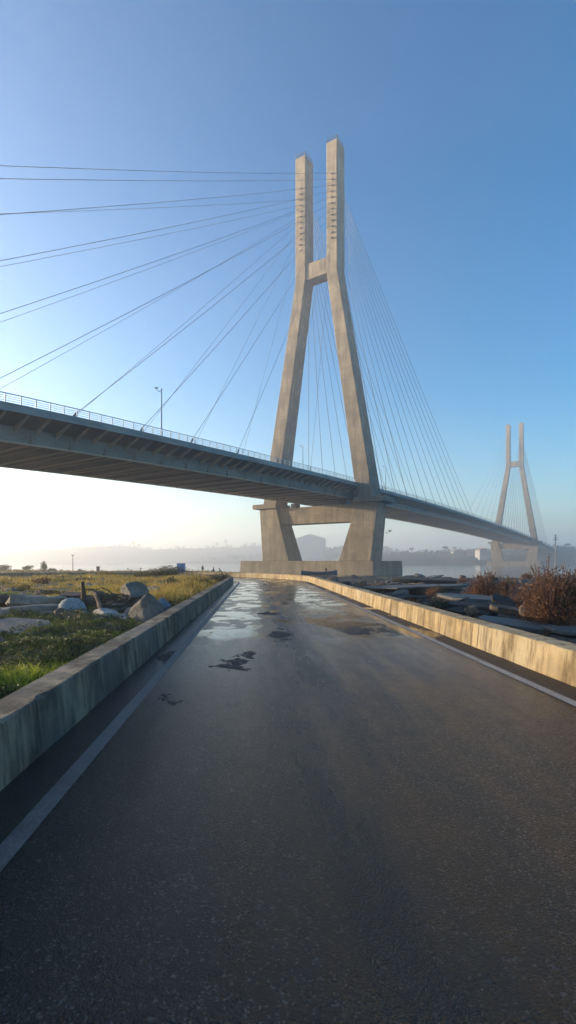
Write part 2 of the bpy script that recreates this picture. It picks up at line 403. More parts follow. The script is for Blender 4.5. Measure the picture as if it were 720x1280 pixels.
# parapet walls, cast in bays
def wall(root_name, base_in, top_in, top_out, base_out, h, mat, label, bay):
    root=empty(root_name,path(0,base_in))
    tag(root,label,'wall')
    s=stations[0]; send=stations[-1]; k=0
    while s<send-.1:
        L=bay if s<S1-2 else bay*.5
        e=min(s+L,send)
        mb=MB(); secs=[]; lat_seed=base_in*3.1
        n=max(2,int((e-s)/(.09 if s<22 else .5))+1)
        for i in range(n+1):
            q=s+.011+(e-s-.022)*i/n
            w=.004*math.sin(q*1.7)+.003*math.sin(q*4.1)
            dh=.004*math.sin(q*.9+2)
            base=Vector(root.location)
            if s<22:
                c1=max(0,mnoise.noise(Vector((q*5.3,lat_seed,0)))-.18)*.07; c2=max(0,mnoise.noise(Vector((q*4.1,lat_seed+7,0)))-.25)*.05
                w+=.004*mnoise.noise(Vector((q*9,lat_seed,3))); dh+=.004*mnoise.noise(Vector((q*7,lat_seed,5)))
            else: c1=c2=0
            sg=1 if top_out>top_in else -1
            pts=[path(q,base_in+w,-.12),path(q,base_in+w,0.03),path(q,top_in+w,h-.014-c1+dh),path(q,top_in+sg*(.014+c1*1.3)+w,h+dh-c2*.3),path(q,top_out-sg*.012,h+dh),path(q,top_out,h-.012+dh),path(q,base_out,-.4)]
            secs.append([Vector(p)-base for p in pts])
        mb.loft(secs); o=mb.build('wall_bay',mat,root)
        s=e; k+=1
    return root
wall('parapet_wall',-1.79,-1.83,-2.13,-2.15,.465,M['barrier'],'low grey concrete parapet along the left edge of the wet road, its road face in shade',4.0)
wall('parapet_wall',4.05,4.09,4.46,4.48,.44,M['barrier_lit'],'low concrete parapet with golden sunlight in its colour along the right edge of the road, curving away under the bridge',3.0)

# ------------------------------------------------------------------ terrain
SX=[-2500,-900,-300,-100,-40,-15,0,10,30,80,300,900,2500]; SY=[420,330,190,150,128,118,100,88,86,88,95,60,-200]
def height(x,y):
    x=np.asarray(x,float);y=np.asarray(y,float)
    lat=latof(x,y)
    left=sstep(-2.1,-3.2,lat); right=sstep(4.3,6.5,lat)
    n1=fbm(x*.05,y*.05,3)-.5; n2=fbm(x*.45,y*.45,5)-.5; n3=fbm(x*2.1,y*2.1,8)-.5
    hl=.10+n1*.7*sstep(12,40,np.abs(lat))+n2*.28+n3*.10
    hl=hl+sstep(-34,-66,x)*sstep(35,85,y)*(1.9+n1*.8)+sstep(-80,-260,x)*3.
    hr=-.45-.2*sstep(6,14,lat)+n2*.75+n3*.5+n1*.6
    out=np.full(x.shape,-.06)
    out=out+left*(hl+.06)+right*(hr+.06)
    d=np.interp(x,SX,SY)+(fbm(x*.08,y*.08,11)-.5)*9+(fbm(x*.5,y*.5,12)-.5)*3-y
    k=sstep(-3,22,d)
    out=np.where(d<22,(WZ-.35)*(1-k)+out*k+ (n3*.25+n2*.3)*k,out)
    out=np.where(d<-3,np.maximum(WZ-.35-(-3-d)*.12,-4.0),out)
    return out
def Hf(x,y): return float(height(np.array([x]),np.array([y]))[0])
def terr():
    nx,ny=420,420
    a=np.linspace(-1,1,nx); gx=np.sign(a)*(np.abs(a)*22+np.expm1(np.abs(a)*5.4)*11.2)
    b=np.linspace(0,1,ny); gy=-40+b*90+np.expm1(b*5.2)*4.4
    X,Y=np.meshgrid(gx,gy); Z=height(X,Y)
    v=np.stack([X.ravel(),Y.ravel(),Z.ravel()],1)
    i=np.arange(nx*ny).reshape(ny,nx)
    f=np.stack([i[:-1,:-1].ravel(),i[:-1,1:].ravel(),i[1:,1:].ravel(),i[1:,:-1].ravel()],1)
    o=mesh_obj('ground',v,f,M['ground'],smooth=True); o['kind']='structure'
terr()
wv=[(-2600,-400,WZ),(2600,-400,WZ),(2600,2700,WZ),(-2600,2700,WZ)]
mesh_obj('water',wv,[(0,1,2,3)],M['water'])['kind']='structure'

# ------------------------------------------------------------------ bridge
TH=R(33.1); LSPAN=350.0
BS=[-260,-200,-96,-50,0,60,120,200,300,350,443,600,700]; BZ=[7.0,11.2,18.75,20.4,21.8,22.6,22.8,22.5,21.3,20.4,18.2,13,9.5]
def dz(s):
    # smoothed grade
    w=0;t=0
    for k in range(-4,5):
        a=math.exp(-(k/2.5)**2); w+=a*float(np.interp(s+k*8,BS,BZ)); t+=a
    return w/t+EYE-WZ
ZB=EYE-WZ     # eye-relative -> bridge-local
bridge=empty('cable_stayed_bridge',(9.4,148.3,WZ),-TH)
tag(bridge,'long pale concrete cable-stayed bridge with two tall H-shaped towers crossing the misty water','bridge')
def sec(qc,w,d,z,sc=0.0,ch=.0):
    a=w/2; b=d/2
    return [(qc-a,sc-b,z),(qc+a,sc-b,z),(qc+a,sc+b,z),(qc-a,sc+b,z)]
def make_tower(parent):
    mb=MB()
    for sg in (-1,1):
        mb.loft([sec(sg*5.3,3.5,4.8,z+ZB) for z in (121,101,83.8)]+[sec(sg*15.9,4.9,6.4,17.75+ZB)])
        mb.loft([sec(sg*13.2,9.7,8.0,.2+ZB),sec(sg*16.7,6.3,6.3,16.35+ZB)])
    tw=mb.build('tower',M['tower'],parent,bevel=.18)
    c=MB().box(-3.55,3.55,-2.0,2.0,83.7+ZB,88.4+ZB).build('upper_crossbeam',M['tower'],tw,bevel=.1)
    c=MB().box(-14.2,14.2,-1.9,3.0,11.3+ZB,16.3+ZB).build('lower_crossbeam',M['tower'],tw,bevel=.1)
    for sg in (-1,1):
        q0,q1=sorted((sg*13.0,sg*21.8))
        MB().box(q0,q1,-4.2,4.2,16.35+ZB,17.75+ZB).build('bearing_shelf',M['tower'],tw,bevel=.06)
        # bearings under the deck
        for q in (sg*8.5,):
            MB().box(q-.9,q+.9,-1.2,1.2,16.3+ZB,17.6+ZB).build('bearing',M['dark'],tw)
        # parapet and aerial on the top of the leg
        t=MB(); z0=121+ZB; q=sg*5.3
        for (a,b) in ((-1.6,-2.2),(1.6,-2.2),(1.6,2.2),(-1.6,2.2),(0,-2.2),(0,2.2),(-1.6,0),(1.6,0)):
            t.box(q+a-.05,q+a+.05,b-.05,b+.05,z0,z0+1.1)
        for hh in (.55,1.1):
            t.box(q-1.6,q+1.6,-2.25,-2.15,z0+hh-.04,z0+hh+.04); t.box(q-1.6,q+1.6,2.15,2.25,z0+hh-.04,z0+hh+.04)
            t.box(q-1.65,q-1.55,-2.15,2.15,z0+hh-.04,z0+hh+.04); t.box(q+1.55,q+1.65,-2.15,2.15,z0+hh-.04,z0+hh+.04)
        t.tube([(q+.9,-1.2,z0),(q+.9,-1.2,z0+2.4)],.06,6); t.box(q-.9,q+.1,-.8,.6,z0,z0+.9)
        t.build('top_railing',M['dark'],tw)
        # anchor pipes
        for side in (-1,1):
            for z in ANCH:
                a=MB(); y0=side*2.36
                a.tube([(q,y0,z+ZB),(q,y0+side*.5,z+ZB-.38)],.2,8)
                a.box(q-.3,q+.3,min(y0,y0+side*.08),max(y0,y0+side*.08),z+ZB-.75,z+ZB+.45)
                anch.append((a,tw))
    pc=MB()
    pc.loft([sec(0,43.6,21.4,-2.5),sec(0,43.2,21.0,.2+ZB-.25),sec(0,43.2,21.0,.2+ZB)])
    o=pc.build('pile_cap',M['cap'],tw,bevel=.12)
    return tw
ANCH=np.linspace(111.5,93,12)
anch=[]
tower1=make_tower(bridge)
for a,_ in anch: a.build('cable_anchor',M['soffit'],tower1)
tower2=copy_tree(tower1,bridge); tower2.location=(0,LSPAN,0)

# deck
HW=13.9; BW=10.0
ST=[-260+i*4.0 for i in range(241)]
def dsec(s, prof): 
    z=dz(s); return [(q,s,z-v) for q,v in prof]
deck=MB().loft([dsec(s,[(HW,0),(HW,.78),(HW-.35,.78),(HW-.35,.55),(BW+.3,1.65),(-BW-.3,1.65),(-HW+.35,.55),(-HW+.35,.78),(-HW,.78),(-HW,0)]) for s in ST]).build('deck',M['deck'],bridge)
deck.data.materials.append(M['soffit'])
for p in deck.data.polygons:
    if p.normal.z<-.3 and abs(p.normal.y)<.5: p.material_index=1
gird=MB().loft([dsec(s,[(BW+.25,1.66),(BW,3.5),(-BW,3.5),(-BW-.25,1.66)]) for s in ST]).build('box_girder',M['girder'],deck)
gird.data.materials.append(M['soffit'])
for p in gird.data.polygons:
    if p.normal.z<-.7: p.material_index=1
for sg in (1,-1):
    MB().loft([dsec(s,[(sg*(BW-.05),3.505),(sg*(BW+.09),3.505),(sg*(BW+.09),3.70),(sg*(BW-.35),3.70),(sg*(BW-.35),3.505)]) for s in ST]).build('bottom_flange',M['rib'],gird)
    # kerb and railing
    MB().loft([dsec(s,[(sg*(HW-.02),.002),(sg*(HW-.02),-.16),(sg*(HW-.45),-.16),(sg*(HW-.45),.002)]) for s in ST]).build('kerb',M['deck'],deck)
    r=MB(); q=sg*(HW-.18)
    for v,w in ((-1.28,.05),(-.98,.022),(-.72,.022),(-.46,.022),(-.22,.03)):
        r.loft([dsec(s,[(q-w,v+w),(q+w,v+w),(q+w,v-w),(q-w,v-w)]) for s in ST])
    rail=r.build('railing',M['rail'],deck)
    r=MB(); s=-180.0
    while s<360:
        z=dz(s); r.box(q-.05,q+.05,s-.055,s+.055,z+.15,z+1.3); s+=1.85
    r.build('railing_posts',M['rail'],rail)['kind']='stuff'
# cantilever fins (near side as parts, the rest as one)
def fin(sg):
    m=MB(); t=.11
    a=[(sg*(HW-.4),.62),(sg*(HW-.4),.78),(sg*(BW+.2),2.35),(sg*(BW+.2),1.6)]
    m.loft([[(q,-t,-v) for q,v in a],[(q,t,-v) for q,v in a]]); return m
s=-118.0; f0=None; cnt=0; fs=[]
while s<340:
    fs.append(s); s+=2.8
proto=fin(1).build('cantilever_rib',M['rib'],deck,loc=(0,fs[0],dz(fs[0])))
for s in fs[1:96]:
    c=proto.copy(); col.objects.link(c); c.parent=deck; c.location=(0,s,dz(s))
rest=MB()
for s in fs:
    for sg in ((1,-1) if s>fs[95] else (-1,)):
        m=fin(sg); rest.add([(x,y+s,z+dz(s)) for x,y,z in m.v],m.f)
o=rest.build('cantilever_rib',M['rib'],deck); o['kind']='stuff'
# soffit ribs
pr=MB().box(-BW+.3,BW-.3,-.11,.11,-3.74,-3.502).build('soffit_rib',M['rib'],gird,loc=(0,-116,dz(-116)))
br=MB().box(BW+.10,BW+.2,-.05,.05,-3.4,-2.4).box(BW+.08,BW+.26,-.22,.22,-3.46,-3.25).build('web_bracket',M['soffit'],gird,loc=(0,-116,dz(-116)))
for k in range(1,32):
    s=-116+5.6*k
    c=pr.copy(); col.objects.link(c); c.parent=gird; c.location=(0,s,dz(s))
    c=br.copy(); col.objects.link(c); c.parent=gird; c.location=(0,s,dz(s))
pr2=MB().box(-BW+.3,BW-.3,-.05,.05,-3.62,-3.502).build('soffit_stiffener',M['rib'],gird,loc=(0,-113.9,dz(-113.9)))
for k in range(1,32):
    s=-113.9+5.6*k
    c=pr2.copy(); col.objects.link(c); c.parent=gird; c.location=(0,s,dz(s))
# stay cables
near_b=[-149.5,-146.7,-136.7,-125.2,-114,-102.7,-90,-78.8,-68,-55.5,-42,-28]
far_b={1:-158,2:-134.7,3:-115.5,4:-97.7,5:-80,6:-61.7,7:-44,8:-23.2}
main_s=[136-k*10.9 for k in range(12)]
def cable(q,qe,za,s0,s1,sg,cr=.08):
    a=Vector((q,s0+sg*2.7,za+ZB-.2)); b=Vector((qe,s1,dz(s1)+.1))
    pts=[]; L=(b-a).length
    for i in range(9):
        t=i/8; p=a.lerp(b,t); p.z-=L*.006*4*t*(1-t)*(abs(b.y-a.y)/L); pts.append(p)
    m=MB(); m.tube(pts,cr,6)
    d=(a-b).normalized(); m.tube([b-Vector((0,0,.4)),b+d*1.3],.15,6)
    m.build('stay_cable',M['cable'],bridge,smooth=True)
E0=HW-.55
for k,s in enumerate(near_b): cable(5.3,E0,ANCH[k],0,s,-1,.038)
for k,s in far_b.items(): cable(-5.3,-E0,ANCH[k+1],0,s,-1,.038)
for k,s in enumerate(main_s):
    cable(5.3,E0,ANCH[k],0,s,1); cable(-5.3,-E0,ANCH[k],0,s,1)
    cable(5.3,E0,ANCH[k],LSPAN,LSPAN-s,-1)
    if k%2==0: cable(-5.3,-E0,ANCH[k],LSPAN,LSPAN-s,-1)
    if k<12: cable(5.3,E0,ANCH[k],LSPAN,LSPAN+s,1)
    if k%2==0: cable(-5.3,-E0,ANCH[k],LSPAN,LSPAN+s,1)

# deck lamps
Tm=Matrix.Translation((9.4,148.3,WZ))@Matrix.Rotation(-TH,4,'Z')
def deck_lamp(q,s,label,hh=7.8,first=None):
    p=Tm@Vector((q,s,dz(s)+.16)); 
    if first: r=copy_tree(first)
    else:
        r=empty('street_lamp')
        MB().tube([(0,0,0),(0,0,1.0),(0,0,1.02),(0,0,hh)],[.16,.16,.1,.07],8).build('pole',M['lamp'],r,smooth=True)
        MB().box(-.22,.22,-.22,.22,-.02,.05).box(-.13,.13,-.13,.13,.05,.5).build('base_plate',M['lamp'],r)
        MB().tube([(0,0,hh-.35),(-.45,-.05,hh-.55),(-.75,-.08,hh-.25),(-.95,-.1,hh)],.05,6).build('arm',M['lamp'],r)
        MB().loft([[(-.8+dx*.28,-.12+dy*.12,hh+z) for dx,dy in ((-1,-1),(1,-1),(1,1),(-1,1))] for z in (-.06,.0,.09)]).build('lamp_head',M['lamp'],r,bevel=.02)
    r.location=p
    tag(r,label,'street lamp','lamps standing on the bridge deck'); return r
la=deck_lamp(HW-.8,-74,'grey street lamp on the deck well left of the near tower, biggest of three')
deck_lamp(HW-.8,-31,'small grey street lamp on the deck seen between the legs of the near tower',first=la).scale=(.72,.72,.72)
deck_lamp(HW-.8,19,'thin street lamp on the deck just right of the near tower',first=la)

# ------------------------------------------------------------------ rocks and slabs
def rock_mesh(sx,sy,sz,seed,sub=3,cuts=7,rough=.16,flat=None):
    bm=bmesh.new(); bmesh.ops.create_icosphere(bm,subdivisions=sub,radius=1)
    rr=random.Random(seed); off=Vector((seed*3.1,seed*1.7,seed*.9))
    for v in bm.verts:
        n=mnoise.noise(v.co*1.1+off)*.5+mnoise.noise(v.co*2.6+off)*.25
        v.co*=1+n*rough*2.2
    for k in range(cuts):
        d=Vector((rr.uniform(-1,1),rr.uniform(-1,1),rr.uniform(-.3,1))).normalized(); h=rr.uniform(.5,.82)
        for v in bm.verts:
            t=v.co.dot(d)-h
            if t>0: v.co-=d*t*.92
    for v in bm.verts:
        v.co+=v.co.normalized()*(mnoise.noise(v.co*7+off)*.04+mnoise.noise(v.co*17+off)*.018-abs(mnoise.noise(v.co*3.3+off))*.10)
        v.co.x*=sx; v.co.y*=sy; v.co.z*=sz
    me=bpy.data.meshes.new('rock'); bm.to_mesh(me); bm.free(); return me
def place_rock(name,loc,dim,seed,mat,label,cat='rock',rot=(0,0,0),group=None,sub=3,cuts=7,rough=.16):
    me=rock_mesh(*dim,seed,sub,cuts,rough); me.materials.append(mat)
    me.polygons.foreach_set('use_smooth',[True]*len(me.polygons))
    try: me.set_sharp_from_angle(angle=R(38))
    except Exception: pass
    o=bpy.data.objects.new(name,me); col.objects.link(o); o.location=loc; o.rotation_euler=[R(a) for a in rot]
    tag(o,label,cat,group); return o
def slab(name,loc,L,Wd,T,rot,seed,mat,label,cat='concrete chunk',group=None,edge=.1,sub=True,parent=None):
    rr=random.Random(seed); n=22; pts=[]
    for k in range(n):
        a=2*math.pi*k/n; c_,s_=math.cos(a),math.sin(a)
        e=5.0; r=(abs(c_)**e+abs(s_)**e)**(-1/e)
        r*=1-rr.uniform(0,edge)
        pts.append((c_*r*L/2,s_*r*Wd/2))
    m=MB()
    secs=[]
    for z,k,j in ((-T/2,.94,.01),(-T*.15,1.,.02),(T*.42,.995,.01),(T/2,.975,0)):
        secs.append([(x*k+rr.uniform(-1,1)*j*L*.3,y*k+rr.uniform(-1,1)*j*Wd*.3,z+rr.uniform(-1,1)*T*.04) for x,y in pts])
    m.loft(secs)
    o=m.build(name,mat); o.location=loc; o.rotation_euler=[R(a) for a in rot]
    b=o.modifiers.new('bevel','BEVEL'); b.width=min(.03,T*.12); b.segments=1; b.limit_method='ANGLE'; b.angle_limit=R(35)
    if label: tag(o,label,cat,group)
    return o
def GL(px,py,z=0.0): return G(px,py,z)

# left rubble; big boulder beside the wall
def P3(px,py,d): return Vector(((px-360)*d/F,d,EYE-(py-HY)*d/F))
def prock(name,px,py,hw,hh,d,seed,mat,label,cat,cuts=6,rough=.12,depth=.8,rot=(0,0,0),group=None,sub=4):
    k=d/F/.86; place_rock(name,P3(px,py,d),(hw*k,hw*k*depth,hh*k),seed,M[mat],label,cat,rot,group,sub,cuts,rough)
prock('boulder',187,765,22,22,12.7,4,'rock','large grey-brown boulder leaning by the left parapet wall, biggest rock of the rubble','boulder',9)
prock('rock',203,757,10,11,14.2,6,'rock_blue','blue-grey rock half hidden behind the big boulder','rock')
prock('boulder',167,739,16,10.5,15.8,13,'rock_moss','rounded grey boulder with green moss resting on top of the brown rubble pile','boulder',3,.07)
prock('rock',91,761,15.5,12,14.0,15,'rock_pale','pale bluish-white rock in front of the dark slab with the post','rock',4,.08)
prock('rock',131,770,18,8,13.2,19,'rock_white','low whitish rock at the front of the brown rubble pile','rock',5)
prock('rock',157,774,10.5,7,12.9,23,'rock_white','small whitish wedge-shaped rock between the low white rock and the big boulder','rock',7)
prock('rock',107,769,5.5,6,13.4,24,'rock_blue','little blue-grey rock between the pale rock and the low white rock','rock',7)
prock('rock',192,737,9,5,23,29,'rock_white','distant white rock standing in ochre grass behind the big boulder','rock')
prock('rock',114,743,7,4,20,31,'rock_pale','distant pale rock just right of the upright post','rock')
prock('rock',4,751,13,7,15.5,37,'slab_dark','dark mossy lump at the left edge behind the long stone beams','rock',3)
rr=random.Random(5)
for k in range(30):
    px=rr.uniform(112,176); py=rr.uniform(746,772); d=16.2-(py-744)*.085+rr.uniform(-.1,.3)
    prock('stone',px,py,rr.uniform(7,15),rr.uniform(3,6),d,50+k,rr.choice(['rock_brown','slab_dark','slab_dark','slab_brown','slab_dark']),'brown broken stone in the heap under the mossy boulder','stone',rot=(rr.uniform(-14,14),rr.uniform(-14,14),rr.uniform(-25,25)),group='stones of the brown heap',sub=2)
def log(a,b,r,label,mat):
    m=MB(); pts=[a.lerp(b,t/6)+Vector((0,0,.02*math.sin(t*2.1))) for t in range(7)]
    m.tube(pts,[r*(1+.14*math.sin(i*1.9)) for i in range(7)],9); o=m.build('timber_beam',mat,None,smooth=False); tag(o,label,'timber'); return o
log(P3(122,742,15.3),P3(152,749,15.6),.085,'dark timber beam lying along the top of the brown rubble pile',M['wood'])
log(P3(120,742,15.0),P3(128,768,13.9),.07,'short dark timber leaning down the left side of the rubble pile',M['wood'])
log(P3(128,765,13.7),P3(172,761,14.2),.06,'thin dark timber lying across the middle of the brown rubble pile',M['wood'])
def stone_beam(px,py,hw,hh,d,seed,mat,label,rot):
    k=d/F; L=hw*2*k; H=hh*2*k; W=H*1.5; rr=random.Random(seed); secs=[]; n=22; m=12
    prof=[((abs(math.cos(a))**.55)*math.copysign(1,math.cos(a)),(abs(math.sin(a))**.55)*math.copysign(1,math.sin(a))) for a in [2*math.pi*(i+.5)/m for i in range(m)]]
    tw=rr.uniform(-.2,.2)
    for i in range(n):
        t=i/(n-1); e=min(1,(min(t,1-t)/.10+.25))**.6; tp=1-.3*t*rr.uniform(.7,1.) if seed%2 else 1-.15*abs(t-.4)
        row=[]
        for j,(a,b) in enumerate(prof):
            nz=mnoise.noise(Vector((t*L*2.2,a*.8+seed,b*.8)))*.22+mnoise.noise(Vector((t*L*9,a*2+seed,b*2)))*.07
            row.append(((t-.5)*L+rr.uniform(-.01,.01)+b*.04*L*(1 if t<.06 or t>.94 else 0),a*W/2*e*tp*(1+nz),b*H/2*e*tp*(1+nz)+.04*H*math.sin(t*5+seed)))
        secs.append(row)
    o=MB().loft(secs).build('stone_beam',M[mat],None,smooth=True); o.location=P3(px,py,d); o.rotation_euler=[R(a) for a in rot]
    try: o.data.set_sharp_from_angle(angle=R(32))
    except Exception: pass
    tag(o,label,'stone beam'); return o
rr=random.Random(92)
for k in range(26):
    px=rr.uniform(-6,172); py=rr.uniform(772,800); d=1.55*F/(py-HY)
    if float(latof((px-360)*d/F,d))>-2.5: continue
    prock('stone',px,py,rr.uniform(3,9),rr.uniform(2,5),d,800+k,rr.choice(['rock','slab_dark','rock_brown','slab','slab_dark']),'jagged stone half sunk in the green ground cover before the stone beams','stone',9,.2,rot=(rr.uniform(-25,25),rr.uniform(-25,25),rr.uniform(0,90)),group='stones in the green ground cover',sub=3)
rr=random.Random(64)
for k in range(16):
    px=rr.uniform(96,176); py=rr.uniform(742,768); d=15.9-(py-744)*.085; a=P3(px,py,d); ln=rr.uniform(.35,1.0); an=rr.uniform(-.5,.5)+(math.pi if rr.random()<.5 else 0); el=rr.uniform(-.35,.45)
    b=a+Vector((math.cos(an)*math.cos(el),math.sin(an)*.5,math.sin(el)))*ln; r0_=rr.uniform(.018,.05); n0=rr.uniform(0,9)
    m=MB().tube([a.lerp(b,t/5)+Vector((0,0,.05*math.sin(t*1.7+n0))) for t in range(6)],[r0_*(1.1-.12*t) for t in range(6)],7); o=m.build('driftwood',M['wood'],None); tag(o,'dark crooked stick of driftwood tangled in the brown heap','driftwood','driftwood in the brown heap')
def pslab(name,px,py,w,h,dep,d,rot,seed,mat,label,cat='concrete chunk',edge=.08):
    k=d/F; return slab(name,P3(px,py,d),w*k,dep,h*k,rot,seed,M[mat],label,cat,edge=edge)
pslab('concrete_chunk',91,746,30,8,.8,16.0,(5,1,3),72,'slab_dark','long dark slab with greenish top above the stone beams, left of the post')
pslab('concrete_chunk',112,757,30,20,.7,15.6,(8,6,-6),71,'slab_dark','dark brown concrete block between the pale bluish rock and the brown heap')
m=MB().tube([(0,0,-.55),(.0,0,0),(-.02,0,.30)],[.075,.065,.05],7); o=m.build('post',M['rust'],None); o.location=P3(104,739,15.4); tag(o,'short dark upright post rising above the left rubble','post')
stone_beam(46,751,34,8,14.9,83,'slab','broad topmost stone beam of the stack at the left edge, tapering to the right',(-6,-1,2))
stone_beam(32,763,46,6,14.0,82,'slab','middle long pale stone beam of the stack at the left edge',(-8,-4,4))
stone_beam(4,768,20,8,13.4,84,'slab','short rounded grey stone beam lying in front of the stack at the left edge',(-8,-6,-6))
stone_beam(20,774,52,8.5,13.3,81,'slab_brown','lowest and darkest of the long stone beams stacked at the left edge',(-8,-4,5))
prock('rock',74,768,8,9,13.2,86,'rock_brown','small brown triangular stone between the long beams and the pale bluish rock','rock',9)
pslab('concrete_chunk',89,771,24,7,.4,13.1,(-15,3,-6),85,'rock_brown','small brown stone slab lying in grass below the pale bluish rock')
pslab('concrete_chunk',22,789,76,15,.9,10.6,(14,3,-8),87,'slab','flat grey stone slab tilted in the grass nearest the camera at the left edge')

# right rubble: tilted wet slabs
def rz_(px,py,z): return G(px,py,z)
p=G(516,733,-.1); slab('concrete_chunk',(p.x,p.y,-.12),6.2,6.5,.16,(-2,-1.5,12),101,M['slab_wet'],'thin pale slab with a pointed left end, farthest of the tilted slabs')
p=G(540,737,-.3); slab('concrete_chunk',(p.x+.2,p.y-1.5,-.30),4.6,2.2,.2,(5,4,5),102,M['slab_wet'],'long thin pale slab with dark underside in front of the farthest slab')
p=G(552,731,-.15); slab('concrete_chunk',(p.x-.3,p.y+4,.02),5.4,2.2,.3,(3,2,-8),103,M['slab_dark'],'dark slab resting on the far pale slab')
p=G(590,747,-.05); slab('concrete_chunk',(p.x,p.y,-.10),2.9,3.0,.2,(1.5,3,6),104,M['slab_wet'],'broad smooth grey slab lying flat in front of the farther russet bush')
p=G(580,757,-.2); slab('concrete_chunk',(p.x-.1,p.y-.35,-.33),2.6,.7,.46,(8,6,-14),105,M['slab_dark'],'thick brown broken slab edge just behind the sunlit parapet, under the broad slab')
p=G(655,781,-.25); slab('concrete_chunk',(p.x,p.y,-.28),2.6,1.5,.14,(3,7,-12),106,M['slab_wet'],'low pale slab lying behind the parapet under the nearer russet bush')
p=G(715,790,-.3); slab('concrete_chunk',(p.x+.3,p.y,-.30),1.9,1.2,.12,(2,3,-8),107,M['slab_wet'],'grey slab at the right edge of the picture, nearest the camera')
p=G(634,757,-.1); slab('concrete_chunk',(p.x,p.y,-.02),1.3,.7,.14,(20,24,-30),108,M['slab_dark'],'small dark slab standing tilted between the two russet bushes')
p=G(646,768,-.2); slab('concrete_chunk',(p.x,p.y+.3,-.12),1.6,.5,.22,(10,8,-6),109,M['rock_brown'],'brown slab edge beside the sunlit angular stone')
p=G(663,772,-.2); place_rock('rock',(p.x,p.y+.2,-.02),(.30,.26,.26),111,M['rock_brown'],'small angular tan stone catching the sun under the nearer russet bush',cuts=9)
p=G(589,768,-.2); place_rock('rock',(p.x,p.y-.1,-.05),(.26,.24,.22),112,M['rock_brown'],'small pointed tan stone just behind the parapet beside the thick slab edge',cuts=9)
prock('boulder',522,722.5,10.5,6.5,80,113,'rock','large dark grey boulder at the water edge right of the bridge tower base','boulder',14,.2)
rr=random.Random(77)
for k in range(190):          # shoreline rocks
    x=rr.uniform(6,75)+rr.random()**2*30; y=np.interp(x,SX,SY)-rr.uniform(-3,26)
    if (x-20)/(y)<.02: continue
    s=rr.uniform(.25,.75)*(1.4 if rr.random()<.15 else 1)
    place_rock('rock',(x,y,Hf(x,y)+s*.2),(s*rr.uniform(1,1.6),s,s*rr.uniform(.55,.8)),200+k,rr.choice([M['slab_dark'],M['rock'],M['rock_brown']]),'dark rough rock lying along the right shoreline','rock',rot=(0,0,rr.uniform(0,180)),group='rocks along the right shore',sub=2)
for k in range(190):          # rubble behind the right wall
    s_=rr.uniform(11,50); lat=rr.uniform(5.2,5.5+s_*.55); x,y,_=path(min(s_,S1),lat); 
    if s_>S1: y+=s_-S1
    s=rr.uniform(.10,.36)*(1+s_/60)
    place_rock('stone',(x,y,Hf(x,y)+s*.3),(s*rr.uniform(1,1.8),s*1.1,s*rr.uniform(.4,.8)),400+k,rr.choice([M['slab_dark'],M['rock_brown'],M['rock'],M['slab_dark']]),'small broken stone in the rubble behind the sunlit parapet','stone',rot=(rr.uniform(-20,20),rr.uniform(-20,20),rr.uniform(0,180)),group='rubble stones right of the road',sub=2)
for k in range(60):          # stones in the left field
    y=rr.uniform(9,70); x=-2.5-rr.uniform(.5,.6*y)-.06*y
    if latof(x,y)>-2.8: continue
    s=rr.uniform(.08,.3)*(1+y/60)
    place_rock('stone',(x,y,Hf(x,y)+s*.2),(s*rr.uniform(1,1.6),s*1.1,s*rr.uniform(.5,.8)),600+k,rr.choice([M['rock'],M['rock_brown'],M['slab']]),'grey-brown stone scattered among the grass of the left field','stone',rot=(0,0,rr.uniform(0,180)),group='stones scattered in the left field',sub=2)

rr=random.Random(21)
for k in range(34):
    px=rr.uniform(468,640); yy=rr.uniform(20,66); x=(px-360)*yy/F; y=yy
    if float(latof(x,y))<5.3: continue
    L=rr.uniform(.7,2.2)*(.6+yy/60)
    slab('concrete_chunk',(x,y,Hf(x,y)+rr.uniform(.08,.3)),L,L*rr.uniform(.3,.7),rr.uniform(.10,.24),(rr.uniform(-16,16),rr.uniform(-18,18),rr.uniform(-40,40)),500+k,rr.choice([M['slab_dark'],M['slab_wet'],M['slab_brown'],M['slab_dark']]),'piece of broken dark paving tilted in the rubble right of the road',group='broken paving right of the road',edge=.25)

# ------------------------------------------------------------------ vegetation
def blades(name,X,Y,Z,hgt,wid,lean,mat,seed,parent=None,kind='stuff',org=None):
    r=np.random.default_rng(seed); n=len(X)
    a=r.uniform(0,2*np.pi,n); la=r.uniform(0,2*np.pi,n); ln=lean*r.uniform(.3,1.3,n)*hgt
    dx=np.cos(a)*wid/2; dy=np.sin(a)*wid/2
    b0=np.stack([X-dx,Y-dy,Z-.02],1); b1=np.stack([X+dx,Y+dy,Z-.02],1)
    mx=X+np.cos(la)*ln*.4; my=Y+np.sin(la)*ln*.4; mz=Z+hgt*.6
    m0=np.stack([mx-dx*.75,my-dy*.75,mz],1); m1=np.stack([mx+dx*.75,my+dy*.75,mz],1)
    tp=np.stack([X+np.cos(la)*ln,Y+np.sin(la)*ln,Z+hgt],1); tp2=tp+np.stack([dx*.15,dy*.15,0*dx],1)
    v=np.stack([b0,b1,m1,m0,tp2,tp],1).reshape(-1,3)
    i=np.arange(n)[:,None]*6
    f=np.concatenate([i+np.array([[0,1,2,3]]),i+np.array([[3,2,4,5]])],0)
    if org is not None: v=v-np.array(org)
    o=mesh_obj(name,v,f,mat,parent)
    at=o.data.attributes.new('rnd','FLOAT','POINT'); at.data.foreach_set('value',np.repeat(r.uniform(0,1,n),6).astype(np.float32))
    if kind: o['kind']=kind
    return o
